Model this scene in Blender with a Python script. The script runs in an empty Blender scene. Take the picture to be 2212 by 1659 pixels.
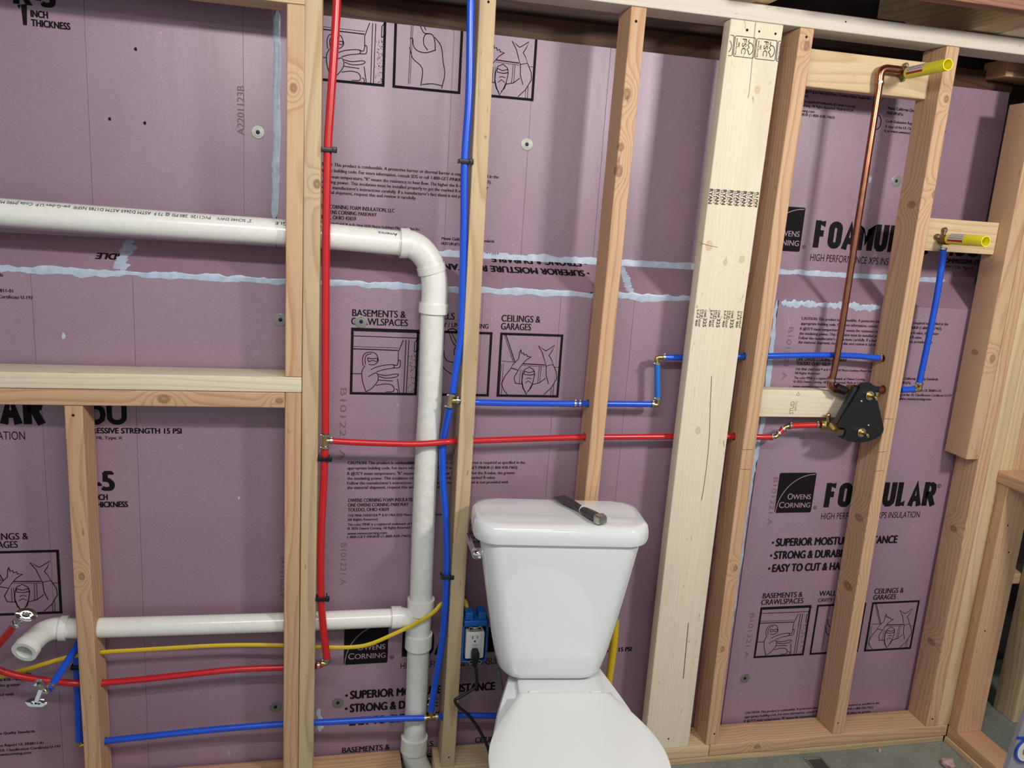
import bpy, bmesh, math, random
from mathutils import Vector, Matrix, noise
random.seed(7)
PI = math.pi
# ---------------------------------------------------------------- camera, world, lights, exposure
# survey frame in millimetres: X along the stud wall, Y into the wall (stud fronts at Y=0), Z up from the top of the bottom plate
FLOOR = 60.0                      # the bottom plates lift Z=0 this far above the slab
F = 1734.68
YAW, PITCH, ROLL = .2208294, .2142634, .0665802
CAM = Vector((14.70, -1909.81, 1509.81))
cy, sy, cp, sp = math.cos(YAW), math.sin(YAW), math.cos(PITCH), math.sin(PITCH)
FW = Vector((sy*cp, cy*cp, -sp)); R0 = Vector((cy, -sy, 0)); U0 = R0.cross(FW)
RT = R0*math.cos(ROLL) + U0*math.sin(ROLL); UP = U0*math.cos(ROLL) - R0*math.sin(ROLL)
def W(p): return Vector((p[0]/1000, p[1]/1000, (p[2]+FLOOR)/1000))
def ray(u, v): return FW + RT*((u-1106)/F) - UP*((v-829.5)/F)
def at(u, v, Y):                  # sight point in the plane Y
    d = ray(u, v); return CAM + d*((Y-CAM.y)/d.y)
def atz(u, v, Z):
    d = ray(u, v); return CAM + d*((Z-CAM.z)/d.z)
def atx(u, v, X):
    d = ray(u, v); return CAM + d*((X-CAM.x)/d.x)
scn = bpy.context.scene
C = scn.collection
cam = bpy.data.cameras.new('camera'); co = bpy.data.objects.new('camera', cam); C.objects.link(co)
cam.sensor_width = 36; cam.lens = F/2212*36; cam.clip_start = .02
M = Matrix((RT, UP, -FW)).transposed().to_4x4(); M.translation = W(CAM); co.matrix_world = M
scn.camera = co
scn.view_settings.view_transform = 'Standard'; scn.view_settings.look = 'None'
scn.view_settings.gamma = 1; scn.view_settings.exposure = 0.63
wd = bpy.data.worlds.new('world'); scn.world = wd; wd.use_nodes = True
wd.node_tree.nodes['Background'].inputs[0].default_value = (.88, .93, 1, 1)
wd.node_tree.nodes['Background'].inputs[1].default_value = .33
def area(name, loc, aim, sx, szz, watt, col):
    l = bpy.data.lights.new(name, 'AREA'); l.shape = 'RECTANGLE'; l.size = sx; l.size_y = szz; l.energy = watt; l.color = col
    o = bpy.data.objects.new(name, l); C.objects.link(o); o.location = W(loc)
    o.rotation_euler = (W(aim)-W(loc)).to_track_quat('-Z', 'Y').to_euler(); return o
area('ceiling_lamp_right', (1690, -1620, 2150), (1000, 0, 600), .24, .16, 16.5, (1, .955, .92))
area('ceiling_lamp_left', (40, -1450, 2230), (100, 0, 1300), 1.2, .18, 25, (1, .98, .97))
area('rear_fill_light', (500, -2700, 2330), (600, 0, 500), 1.2, .3, 37, (.97, .98, 1))  # soft fill added behind the camera to lift the lower wall, no fixture

# ---------------------------------------------------------------- mesh helpers (all in survey millimetres)
def newobj(name, bm, mat, parent=None, smooth=True, origin=None, flat=False):
    org = Vector(origin) if origin is not None else Vector((0, 0, 0))
    if origin is None and len(bm.verts):
        xs = [v.co for v in bm.verts]
        org = Vector(((min(p.x for p in xs)+max(p.x for p in xs))/2, (min(p.y for p in xs)+max(p.y for p in xs))/2, min(p.z for p in xs)))
    me = bpy.data.meshes.new(name)
    for v in bm.verts: v.co = (v.co-org)/1000
    if smooth is not None and not flat: bmesh.ops.recalc_face_normals(bm, faces=bm.faces)
    for f in bm.faces: f.smooth = smooth
    bm.to_mesh(me); bm.free()
    mats = mat if isinstance(mat, (list, tuple)) else [mat]
    for m in mats: me.materials.append(m)
    if smooth:
        try: me.set_sharp_from_angle(angle=math.radians(38))
        except Exception: pass
    o = bpy.data.objects.new(name, me); C.objects.link(o)
    if parent is not None:
        wl = parent.location.copy(); g = parent.parent
        while g is not None: wl += g.location; g = g.parent
        o.parent = parent; o.location = W(org)-wl
    else: o.location = W(org)
    return o
def tag(o, label, cat, group=None):
    o['label'] = label; o['category'] = cat
    if group: o['group'] = group
    return o
def thing(name, label, cat, loc, group=None):
    o = bpy.data.objects.new(name, None); C.objects.link(o); o.location = W(loc); o.empty_display_size = .05
    return tag(o, label, cat, group)
def struct(o): o['kind'] = 'structure'; return o
def BM(): return bmesh.new()
def loft(bm, rings, cap=True, closed=False, mi=0):
    vs = [[bm.verts.new(p) for p in r] for r in rings]; n = len(rings[0])
    for a, b in zip(vs, vs[1:] + ([vs[0]] if closed else [])):
        for i in range(n):
            f = bm.faces.new((a[i], a[(i+1) % n], b[(i+1) % n], b[i])); f.material_index = mi
    if cap and not closed:
        bm.faces.new(vs[0][::-1]).material_index = mi; bm.faces.new(vs[-1]).material_index = mi
    return vs
def rrect(hx, hy, r, k=3):
    pts = []
    for cx, cyy, a0 in ((hx-r, hy-r, 0), (-hx+r, hy-r, PI/2), (-hx+r, -hy+r, PI), (hx-r, -hy+r, 1.5*PI)):
        for i in range(k+1):
            a = a0 + PI/2*i/k; pts.append((cx+r*math.cos(a), cyy+r*math.sin(a)))
    return pts
def box(bm, a, b, r=0.0, axis=2, bend=None, n=1, er=None):
    """rounded bar between corners a and b, length along axis"""
    a, b = Vector(a), Vector(b); c = (a+b)/2; h = (b-a)/2
    i1, i2 = [(1, 2), (2, 0), (0, 1)][axis]
    r = min(r, abs(h[i1])*.95, abs(h[i2])*.95); er = min(r, 1.5) if er is None else er
    L0, L1 = a[axis], b[axis]
    st = [(L0, er), (L0+er, 0)] + [(L0+er+(L1-L0-2*er)*k/n, 0) for k in range(1, n)] + [(L1-er, 0), (L1, er)] if er > 0 else [(L0+(L1-L0)*k/n, 0) for k in range(n+1)]
    rings = []
    for L, ins in st:
        sec = rrect(abs(h[i1])-ins, abs(h[i2])-ins, max(r-ins, .01)) if r > 0 else [(h[i1], h[i2]), (-h[i1], h[i2]), (-h[i1], -h[i2]), (h[i1], -h[i2])]
        ring = []
        for s, t in sec:
            p = Vector((0, 0, 0)); p[axis] = L; p[i1] = c[i1]+s; p[i2] = c[i2]+t
            if bend: p += bend(L)
            ring.append(p)
        rings.append(ring)
    loft(bm, rings); return bm
def smoothpath(pts, k=8):
    pts = [Vector(p) for p in pts]
    if len(pts) < 3: return [pts[0].lerp(pts[-1], i/k) for i in range(k+1)]
    P_ = [pts[0]*2-pts[1]] + pts + [pts[-1]*2-pts[-2]]; out = []
    for i in range(1, len(P_)-2):
        p0, p1, p2, p3 = P_[i-1:i+3]
        for j in range(k):
            t = j/k
            out.append(.5*((2*p1)+(p2-p0)*t+(2*p0-5*p1+4*p2-p3)*t*t+(3*p1-p0-3*p2+p3)*t**3))
    out.append(pts[-1]); return out
def tube(bm, pts, r, seg=20, cap=True, flat=1.0, side=None, inner=None):
    """sweep; r may be a function of 0..1; flat<1 squashes along the binormal"""
    n = len(pts); t0 = (pts[1]-pts[0]).normalized()
    s = Vector(side) if side is not None else (Vector((0, 1, 0)) if abs(t0.y) < .8 else Vector((1, 0, 0)))
    rings = []
    for i, p in enumerate(pts):
        t = (pts[min(i+1, n-1)]-pts[max(i-1, 0)]).normalized()
        s = (s-t*s.dot(t)).normalized(); b = t.cross(s)
        rr = r(i/(n-1)) if callable(r) else r
        rings.append([p + s*(rr*flat*math.cos(2*PI*k/seg)) + b*(rr*math.sin(2*PI*k/seg)) for k in range(seg)])
    if inner:                                    # open pipe end at the last ring
        p, t = pts[-1], (pts[-1]-pts[-2]).normalized(); c = pts[-1]
        e = rings[-1]
        rings.append([c+(q-c)*(inner/(q-c).length) for q in e])
        rings.append([q-t*60 for q in rings[-1]])
    loft(bm, rings, cap); return bm
def straight(p, q, k=6): return [Vector(p).lerp(Vector(q), i/k) for i in range(k+1)]
def cyl(bm, p, q, r, r2=None, seg=24, bev=0.0):
    p, q = Vector(p), Vector(q); t = (q-p).normalized(); L = (q-p).length
    s = t.orthogonal().normalized(); b = t.cross(s); r2 = r if r2 is None else r2
    st = [(0, r-bev), (bev, r), (L-bev, r2), (L, r2-bev)] if bev > 0 else [(0, r), (L, r2)]
    loft(bm, [[p+t*l+s*(rr*math.cos(2*PI*k/seg))+b*(rr*math.sin(2*PI*k/seg)) for k in range(seg)] for l, rr in st]); return bm
def lathe(bm, o, axis, prof, seg=28):
    o, t = Vector(o), Vector(axis).normalized(); s = t.orthogonal().normalized(); b = t.cross(s)
    loft(bm, [[o+t*l+s*(rr*math.cos(2*PI*k/seg))+b*(rr*math.sin(2*PI*k/seg)) for k in range(seg)] for l, rr in prof]); return bm
def prism(bm, pts, d):
    """closed outline pts (3-D, planar) extruded by vector d"""
    loft(bm, [[Vector(p) for p in pts], [Vector(p)+Vector(d) for p in pts]]); return bm
def blob(bm, c, r, amp=.25, sq=(1, 1, 1), sd=0):
    g = bmesh.ops.create_icosphere(bm, subdivisions=3, radius=1)
    for v in g['verts']:
        k = 1+amp*noise.noise(v.co*1.7+Vector((sd, sd*2, 0)))
        v.co = Vector((v.co.x*r*sq[0]*k, v.co.y*r*sq[1]*k, v.co.z*r*sq[2]*k))+Vector(c)
# ---------------------------------------------------------------- materials
def s2l(c): return tuple(((x/255/12.92) if x/255 <= .04045 else ((x/255+.055)/1.055)**2.4) for x in c)+(1,)
class N:
    def __init__(s, name):
        s.m = bpy.data.materials.new(name); s.m.use_nodes = True; s.t = s.m.node_tree; s.b = s.t.nodes['Principled BSDF']
    def n(s, ty, **kw):
        x = s.t.nodes.new(ty)
        for k, v in kw.items():
            if hasattr(x, k): setattr(x, k, v)
        return x
    def link(s, a, b): s.t.links.new(a, b)
    def set(s, sock, v):
        if hasattr(v, 'is_output'): s.link(v, sock)
        else: sock.default_value = v
    def math(s, op, a, b=None, c=None, clamp=False):
        x = s.n('ShaderNodeMath', operation=op, use_clamp=clamp); s.set(x.inputs[0], a)
        if b is not None: s.set(x.inputs[1], b)
        if c is not None: s.set(x.inputs[2], c)
        return x.outputs[0]
    def vec(s, op, a, b=None):
        x = s.n('ShaderNodeVectorMath', operation=op); s.set(x.inputs[0], a)
        if b is not None: s.set(x.inputs[1], b)
        return x.outputs[1] if op in ('LENGTH', 'DOT_PRODUCT', 'DISTANCE') else x.outputs[0]
    def noise(s, v, scale, detail=3, rough=.5):
        x = s.n('ShaderNodeTexNoise'); s.link(v, x.inputs['Vector']); x.inputs['Scale'].default_value = scale
        x.inputs['Detail'].default_value = detail; x.inputs['Roughness'].default_value = rough; return x.outputs['Fac']
    def mix(s, f, a, b, mode='MIX'):
        x = s.n('ShaderNodeMix', data_type='RGBA', blend_type=mode); s.set(x.inputs[0], f); s.set(x.inputs[6], a); s.set(x.inputs[7], b); return x.outputs[2]
    def ramp(s, f, stops, interp='LINEAR'):
        x = s.n('ShaderNodeValToRGB'); x.color_ramp.interpolation = interp; e = x.color_ramp.elements
        while len(e) < len(stops): e.new(.5)
        for q, (p, c) in zip(e, stops): q.position = p; q.color = c if len(c) == 4 else tuple(c)+(1,)
        s.set(x.inputs[0], f); return x.outputs[0]
    def maprange(s, v, a, b, c=0, d=1):
        x = s.n('ShaderNodeMapRange'); s.set(x.inputs[0], v); x.inputs[1].default_value = a; x.inputs[2].default_value = b
        x.inputs[3].default_value = c; x.inputs[4].default_value = d; x.clamp = True; return x.outputs[0]
    def bump(s, h, st, dist=.001):
        x = s.n('ShaderNodeBump'); s.set(x.inputs['Height'], h); x.inputs['Strength'].default_value = st; x.inputs['Distance'].default_value = dist
        s.link(x.outputs[0], s.b.inputs['Normal'])
    def obj(s): return s.n('ShaderNodeTexCoord').outputs['Object']
def plain(name, col, rough=.5, metal=0.0, spec=.5, coat=0, var=0.0, alpha=1, trans=0):
    k = N(name); b = k.b; c = s2l(col)
    if var:
        nz = k.noise(k.obj(), 60, 4); b.inputs['Base Color'].default_value = c
        k.link(k.mix(k.maprange(nz, .35, .65), tuple(x*(1-var) for x in c[:3])+(1,), c), b.inputs['Base Color'])
    else: b.inputs['Base Color'].default_value = c
    b.inputs['Roughness'].default_value = rough; b.inputs['Metallic'].default_value = metal
    b.inputs['Specular IOR Level'].default_value = spec; b.inputs['Coat Weight'].default_value = coat
    b.inputs['Transmission Weight'].default_value = trans
    return k.m
def wood(name, base, dark, seed, axis=2, knots=(), ringf=105, wob=1.6, pith=(.06, .05), contrast=1.0, knotcol=(104, 68, 40), tint=None, blue=0.0, kdepth=-.0445):
    """axis: which object axis is the length. knots: (offset across the face, offset along length, radius) in metres; face across is the other long axis"""
    k = N(name); o = k.obj(); sep = k.n('ShaderNodeSeparateXYZ'); k.link(o, sep.inputs[0]); X, Y, Z = sep.outputs
    a, b, L = {2: (X, Y, Z), 0: (Z, Y, X), 1: (X, Z, Y)}[axis]
    comb = k.n('ShaderNodeCombineXYZ'); k.link(a, comb.inputs[0]); k.link(b, comb.inputs[1]); k.link(L, comb.inputs[2])
    off = k.vec('ADD', comb.outputs[0], (seed*1.37, seed*.71, seed*3.1))
    st = k.vec('MULTIPLY', off, (5.5, 5.5, 1.15)); n1 = k.noise(st, 1.0, 2.5, .45)
    rad = k.math('SQRT', k.math('ADD', k.math('POWER', k.math('SUBTRACT', a, pith[0]), 2), k.math('POWER', k.math('SUBTRACT', b, pith[1]), 2)))
    r = k.math('ADD', k.math('MULTIPLY', rad, ringf), k.math('MULTIPLY', n1, wob*4))
    kd = None; kc = None
    for kk in knots:
        ka, kl, kr = kk[:3]; kb = kk[3] if len(kk) > 3 else kdepth
        da = k.math('MULTIPLY', k.math('SUBTRACT', a, ka), 1/kr); dl = k.math('MULTIPLY', k.math('SUBTRACT', L, kl), 1/kr)
        db = k.math('MULTIPLY', k.math('SUBTRACT', b, kb), .45/kr); d2 = k.math('ADD', k.math('ADD', k.math('POWER', da, 2), k.math('POWER', db, 2)), k.math('POWER', k.math('MULTIPLY', dl, .72), 2))
        g = k.math('EXPONENT', k.math('MULTIPLY', d2, -.16)); g = k.math('MULTIPLY', g, 3.2)
        kd = g if kd is None else k.math('ADD', kd, g)
        c = k.math('MULTIPLY', k.math('SUBTRACT', 1.0, k.maprange(d2, .55, 1.0)), k.math('ADD', .45, k.math('MULTIPLY', k.math('FRACT', k.math('MULTIPLY', d2, 3.2)), .55))); kc = c if kc is None else k.math('MAXIMUM', kc, c)
    if kd is not None: r = k.math('ADD', r, kd)
    fr = k.math('FRACT', r)
    band = k.ramp(fr, [(0, (0, 0, 0)), (.55, (.18, .18, .18)), (.86, (1, 1, 1)), (1, (0, 0, 0))])
    fib = k.noise(k.vec('MULTIPLY', off, (420, 420, 9)), 1.0, 3, .6)
    mot = k.noise(k.vec('MULTIPLY', off, (14, 14, 2.0)), 1.0, 3, .55)
    base, dark = s2l(base), s2l(dark)
    col = k.mix(k.math('MULTIPLY', band, .62*contrast), base, dark)
    col = k.mix(k.math('MULTIPLY', k.maprange(fib, .45, .75), .28), col, dark)
    col = k.mix(k.math('MULTIPLY', k.maprange(mot, .45, .72), .35), col, s2l(tint) if tint else tuple(x*.8 for x in base[:3])+(1,))
    if blue:
        st2 = k.noise(k.vec('MULTIPLY', off, (30, 30, .8)), 1.0, 2)
        col = k.mix(k.math('MULTIPLY', k.maprange(st2, .48, .62), blue), col, s2l((158, 152, 138)))
    if kc is not None: col = k.mix(k.math('MULTIPLY', kc, .75), col, s2l(knotcol))
    nk = k.noise(k.vec('MULTIPLY', off, (90, 90, 26)), 1.0, 2); col = k.mix(k.math('MULTIPLY', k.maprange(nk, .70, .78), .5), col, s2l((95, 62, 38)))
    k.link(col, k.b.inputs['Base Color']); k.b.inputs['Roughness'].default_value = .62; k.b.inputs['Specular IOR Level'].default_value = .3
    k.bump(k.math('ADD', k.math('MULTIPLY', band, .6), fib), .25, .0006); return k.m
FIR, FIRD = (206, 172, 137), (170, 122, 84)
SPR, SPRD = (228, 217, 192), (206, 186, 148)
def foam_mat(name, col=(150, 121, 139), seed=0):
    k = N(name); o = k.vec('ADD', k.obj(), (seed*2.3, seed, seed*.7))
    n1 = k.noise(o, 3.2, 4); n2 = k.noise(o, 600, 2)
    base = s2l(col); c = k.mix(k.maprange(n1, .3, .7), tuple(x*.86 for x in base[:3])+(1,), base)
    c = k.mix(k.math('MULTIPLY', k.maprange(n2, .4, .7), .16), c, s2l((215, 195, 208)))
    # scuffs: short pale scratches
    scr = k.noise(k.vec('MULTIPLY', o, (26, 26, 7)), 3.0, 5, .7); msk = k.noise(o, 6.0, 2)
    c = k.mix(k.math('MULTIPLY', k.math('MULTIPLY', k.maprange(scr, .62, .70), k.maprange(msk, .54, .66)), .5), c, s2l((222, 205, 218)))
    k.link(c, k.b.inputs['Base Color'])
    k.link(k.maprange(n1, .3, .7, .36, .46), k.b.inputs['Roughness']); k.b.inputs['Specular IOR Level'].default_value = .9
    bp = k.math('ADD', k.noise(k.vec('MULTIPLY', o, (34, 34, 6)), 1.0, 2), k.math('MULTIPLY', k.noise(o, 420, 2), .16)); k.bump(bp, .3, .002)
    return k.m
FOAM = [foam_mat('pink_foam_%d' % i, seed=i) for i in range(4)]
INK = plain('black_print', (20, 14, 16), .75, spec=.2)
INKF = plain('faded_print', (116, 92, 104), .6)
PINKINK = plain('unprinted_foam', (160, 132, 148), .45)
SEAL = plain('blue_white_sealant', (186, 200, 218), .4, var=.18)
PVC = plain('white_pvc', (238, 238, 230), .25, var=.05, coat=.2)
PVCG = plain('scuffed_grey_pvc', (232, 232, 224), .38, var=.09)
RED = plain('red_tubing', (196, 32, 36), .28, spec=.6)
BLUE = plain('blue_tubing', (24, 82, 206), .28, spec=.6)
YEL = plain('yellow_cable', (216, 184, 38), .45)
YELT = plain('yellow_plastic', (236, 226, 48), .3)
STEEL = plain('steel', (190, 186, 176), .3, 1)
ZINC = plain('galvanised', (160, 160, 150), .45, .8, var=.2)
CHROME = plain('chrome', (225, 225, 228), .08, 1)
BRASS = plain('brass', (196, 172, 116), .3, 1)
DBRASS = plain('dull_bronze', (120, 100, 66), .45, .9)
COPPER = plain('copper', (178, 120, 92), .27, 1, var=.25)
BLACKP = plain('black_plastic', (18, 18, 19), .38)
BLACKM = plain('black_hole', (10, 8, 8), .9)
CORD = plain('black_rubber', (22, 22, 23), .42)
WHITEP = plain('white_plastic', (214, 212, 208), .4)
PORC = plain('white_porcelain', (225, 229, 229), .07, spec=.55, coat=.6)
SEATM = plain('white_seat_plastic', (232, 236, 235), .25, spec=.5)
BOXB = plain('blue_box_plastic', (24, 92, 176), .45)
BLADE = plain('dull_blade_steel', (92, 86, 88), .35, .7)
HANDLE = plain('dark_grey_handle', (54, 60, 60), .3)
DARKW = wood('old_dark_beam', (84, 58, 42), (40, 26, 20), 5, axis=0, ringf=60, wob=3)
REDW = wood('old_red_joist', (150, 106, 88), (96, 62, 50), 9, axis=0, ringf=80, wob=2.5)
def concrete(name, col, rough=.7, sc=4.0):
    k = N(name); o = k.obj(); n1 = k.noise(o, sc, 6, .6); n2 = k.noise(o, 90, 3)
    b = s2l(col); c = k.mix(k.maprange(n1, .3, .7), tuple(x*.62 for x in b[:3])+(1,), b); c = k.mix(k.math('MULTIPLY', k.maprange(n2, .5, .8), .25), c, tuple(min(1, x*2) for x in b[:3])+(1,))
    k.link(c, k.b.inputs['Base Color']); k.b.inputs['Roughness'].default_value = rough; k.bump(n2, .3, .002); return k.m
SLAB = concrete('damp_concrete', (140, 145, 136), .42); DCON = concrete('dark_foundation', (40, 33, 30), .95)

# ---------------------------------------------------------------- setting
bm = BM(); box(bm, (-2600, -3800, -FLOOR-120), (3400, 600, -FLOOR), 0); struct(newobj('floor', bm, SLAB, smooth=False))
bm = BM(); box(bm, (-2600, -3800, 2225), (3400, 600, 2245), 0, axis=0); struct(newobj('ceiling', bm, wood('subfloor_planks', (120, 92, 68), (70, 50, 38), 3, axis=0), smooth=False))
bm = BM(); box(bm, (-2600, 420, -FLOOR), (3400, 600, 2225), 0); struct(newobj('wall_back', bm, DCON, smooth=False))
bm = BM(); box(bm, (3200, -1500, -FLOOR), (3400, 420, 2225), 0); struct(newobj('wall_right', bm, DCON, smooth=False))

# ---------------------------------------------------------------- lumber
seedc = [0]
def lumber(name, label, cat, a, b, axis=2, mat=None, bend=None, group=None, pal='fir', knots=(), r=3.0, **kw):
    seedc[0] += 1
    if mat is None:
        bs, dk = {'fir': (FIR, FIRD), 'spruce': (SPR, SPRD), 'grey': ((204, 180, 142), (166, 134, 96)), 'orange': ((204, 168, 132), (168, 120, 84)), 'pale': ((214, 190, 152), (186, 150, 106))}[pal]
        mat = wood('%s_wood_%d' % (name, seedc[0]), bs, dk, seedc[0], axis, knots, **kw)
    bm = BM(); box(bm, a, b, r, axis, bend, 24 if bend else 1)
    org = Vector(((a[0]+b[0])/2, (a[1]+b[1])/2, (a[2]+b[2])/2)); org[axis] = min(a[axis], b[axis])
    o = newobj(name, bm, mat, origin=org); tag(o, label, cat, group); return o
def holes(par, items):
    """nail and screw holes as small dark dimples: (u, v, Y, r)"""
    bm = BM()
    for u, v, Y, rr in items:
        p = at(u, v, Y); cyl(bm, p+Vector((0, -.35, 0)), p+Vector((0, .2, 0)), rr, seg=12)
    return newobj('nail_hole', bm, BLACKM, par)
def quad(c2, c1, c0, x0): return lambda z: Vector((c2*(z/1000)**2+c1*(z/1000)+c0-x0, 0, 0))
D = 88.9; WD = 38.1; TOP = 1986
GS = 'upright studs of the wall frame'
st_king = lumber('wall_stud', 'full-height pale stud left of the red pipe, nailed to a shorter stud', 'stud', (-64.4, 0, 0), (-26.3, D, TOP), pal='grey', bend=quad(-1.9, 2.6, -64.4, -64.4), knots=((.010, at(676, 397, 0).z/1000, .009),), blue=.35, ringf=150, pith=(.02, .09))
st_jk = lumber('jack_stud', 'short stud above the double rail, beside the full-height stud', 'stud', (-102.5, 0, 1091), (-64.9, D, 1906), pal='fir', knots=((-.004, (at(632, 190, 0).z-1091)/1000, .009),), ringf=120, pith=(.02, .08))
st_jl = lumber('jack_stud', 'lower short stud under the double rail beside the full-height stud', 'stud', (-102.5, 0, 0), (-64.9, D, 1052), pal='orange', wob=2.6, ringf=90)
st_cr = lumber('cripple_stud', 'short stud under the double rail with white drain pipe running through it', 'stud', (-577, 0, 0), (-539, D, 1014), pal='orange', bend=quad(5, -7.3, -577.6, -577), wob=2.6, ringf=70, knots=((-.004, .60, .008),))
st_bl = lumber('wall_stud', 'greenish stud between the blue pipe and the toilet', 'stud', (315, 0, 0), (353, D, TOP), pal='grey', bend=quad(-2.8, 3.3, 315.6, 315), ringf=170, pith=(.01, .10), blue=.2)
st_md = lumber('wall_stud', 'reddish stud behind the toilet tank with big knots', 'stud', (653, 0, 0), (691, D, TOP), pal='fir', bend=quad(-.7, 8.45, 653.4, 653), knots=((.004, at(1357, 203, 0).z/1000, .011), (.0, at(1345, 318, 0).z/1000, .009), (.0, at(1345, 370, 0).z/1000, .012)), tint=(206, 150, 104))
st_po = lumber('wide_stud', 'wide pale stamped stud standing flat, right of the toilet', 'stud', (909, 0, 0), (1048, WD, TOP), pal='spruce', bend=quad(5.9, -7.15, 908.8, 909), contrast=.35, knots=((-.050, at(1520, 530, 0).z/1000, .011), (.0, at(1553, 566, 0).z/1000, .007), (-.02, at(1510, 930, 0).z/1000, .009), (.03, at(1600, 190, 0).z/1000, .008), (.045, at(1595, 560, 0).z/1000, .009)), ringf=120, knotcol=(190, 160, 112), wob=1.2, kdepth=-.019)
st_s6 = lumber('wall_stud', 'brown stud right behind the wide pale stud', 'stud', (1102, 0, 0), (1140, D, TOP), pal='fir', bend=quad(7.4, -14.8, 1102.6, 1102), knots=((.004, at(1745, 100, 0).z/1000, .010), (0, at(1585, 1228, 0).z/1000, .008), (-.006, at(1553, 1403, 0).z/1000, .008)), tint=(176, 128, 88))
st_s7 = lumber('wall_stud', 'stud behind the black shower valve', 'stud', (1522, 0, 0), (1560, D, TOP), pal='fir', bend=quad(2.3, -8.1, 1523.4, 1522), knots=((.0, at(2036, 213, 0).z/1000, .008), (.012, at(2012, 420, 0).z/1000, .009), (-.02, at(1840, 1130, 0).z/1000, .010, -.005), (-.02, at(1828, 1280, 0).z/1000, .011, -.005), (-.02, at(1960, 440, 0).z/1000, .010, -.01)), ringf=140)
st_s8 = lumber('corner_stud', 'last stud of the wall at the right corner', 'stud', (1855, 0, 0), (1893, D, TOP), pal='fir', knots=((-.02, .65, .008, 0), (-.02, .27, .009, .0)))
st_s9 = lumber('corner_stud', 'second corner stud, its flank against the half wall', 'stud', (1894, 1, 0), (1935, D, TOP), pal='pale', ringf=130, pith=(.02, .07))
st_s10 = lumber('corner_stud', 'corner stud rising behind the half wall cap, right of the other corner studs', 'stud', (1936, 1, 0), (1980, D, TOP), pal='pale', knots=((.0, .72, .014),), ringf=110)
st_s11 = lumber('corner_stud', 'pinkish stud at the right picture edge above the half wall cap', 'stud', (1981, 1, 0), (2025, D, TOP), pal='orange')
scab = lumber('scab_board', 'short board nailed to the left flank of the corner stud, ending above the floor', 'board', (1811, 0, 884), (1854, D, 1878), pal='fir', knots=((-.02, .31, .007, .0), (.0, .30, .010)), ringf=170, pith=(.01, .09))
hw = lumber('half_wall_stud', 'broad-faced stud carrying the half wall cap at the right corner', 'stud', (1936, -39, 0), (2024, -1, 812), pal='orange', tint=(190, 128, 96), contrast=.6)
lumber('flat_plank', 'thick board lying flat on the half wall at the right edge', 'board', (1930, -520, 813), (2030, 0, 851), axis=1, pal='orange', r=5)
holes(st_s8, [(2073, 1130, 0, 0)][:0] or [(2014, 1553, 0, 3)])
top = lumber('top_plate', 'long pale plate across the heads of the studs', 'board', (-1500, 0, 1987), (2120, D, 2026), axis=0, mat=wood('greyed_plate_wood', (216, 208, 192), (190, 178, 154), 21, 0, (), ringf=90, contrast=.3, tint=(204, 200, 190)))
lumber('header_board', 'board along the top left edge, resting on the short stud', 'board', (-1500, 0, 1907), (-65, D, 1945), axis=0, pal='pale')
lumber('header_board', 'second header board at the very top left, above the first one', 'board', (-1500, 0, 1946), (-65, D, 1985), axis=0, pal='pale')
lumber('sill_rail', 'upper pale board of the double rail left of the full-height stud', 'board', (-1500, 0, 1053), (-64.9, D, 1090), axis=0, pal='spruce', ringf=120, tint=(204, 188, 150))
lumber('header_rail', 'lower tan board of the double rail, above the short stud with the drain', 'board', (-1500, 0, 1015), (-103, D, 1052), axis=0, pal='orange', knots=((.0, 1.13, .012), (.0, 1.385, .008)), ringf=90)
bp1 = lumber('bottom_plate', 'bottom plate under the studs at the left, cut off beside the drain elbow', 'board', (-1500, 0, -38), (210, D, 0), axis=0, pal='orange')
bp2 = lumber('bottom_plate', 'bottom plate running behind the toilet', 'board', (300, 0, -38), (1115, D, 0), axis=0, pal='pale')
bp3 = lumber('bottom_plate', 'stained bottom plate beneath the black shower valve', 'board', (1117, 0, -38), (1935, D, 0), axis=0, pal='fir', tint=(176, 158, 106), knots=((.0, .155, .009),))
lumber('sill_strip', 'thin stained strip between slab and bottom plate', 'board', (300, 3, -60), (1930, D, -39), axis=0, pal='grey', tint=(150, 124, 70), r=1)
lumber('bottom_plate', 'reddish bottom plate of the half wall running toward the viewer', 'board', (1936, -900, -38), (2024, 0, 0), axis=1, pal='orange', tint=(206, 128, 98), contrast=.5)
lumber('sill_strip', 'thin strip under the bottom plate of the half wall', 'board', (1931, -900, -60), (2020, 0, -39), axis=1, pal='pale', r=1)
bk1 = lumber('blocking', 'high cross block holding the copper shower riser', 'board', (1145, 46, 1861), (1517, 84, 1952), axis=0, pal='pale', r=4, ringf=70, pith=(.05, .09))
bk2 = lumber('blocking', 'short cross block holding the blue pipe fitting at the right', 'board', (1560, 42, 1472), (1810, 80, 1560), axis=0, pal='pale', r=2, ringf=70, pith=(.07, .08))
bk3 = lumber('blocking', 'cross block left of the black shower valve', 'board', (1141, 46, 994), (1517, 84, 1071), axis=0, pal='spruce', r=2, contrast=.5)
lumber('floor_joist', 'pale joist end crossing above the top plate left of centre', 'joist', (975, -155, 2030), (1015, 400, 2220), axis=1, pal='pale')
lumber('floor_joist', 'grain-swirled joist crossing above the top plate at the right', 'joist', (1575, -155, 2030), (1660, 400, 2220), axis=1, pal='grey', wob=3)
lumber('floor_joist', 'brighter joist against the swirled one at the top right corner', 'joist', (1665, -155, 2029), (1790, 400, 2220), axis=1, pal='spruce')
lumber('ceiling_beam', 'reddish old beam crossing the top right corner', 'beam', (1180, -200, 2032), (2500, -161, 2190), axis=0, mat=REDW)
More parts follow.
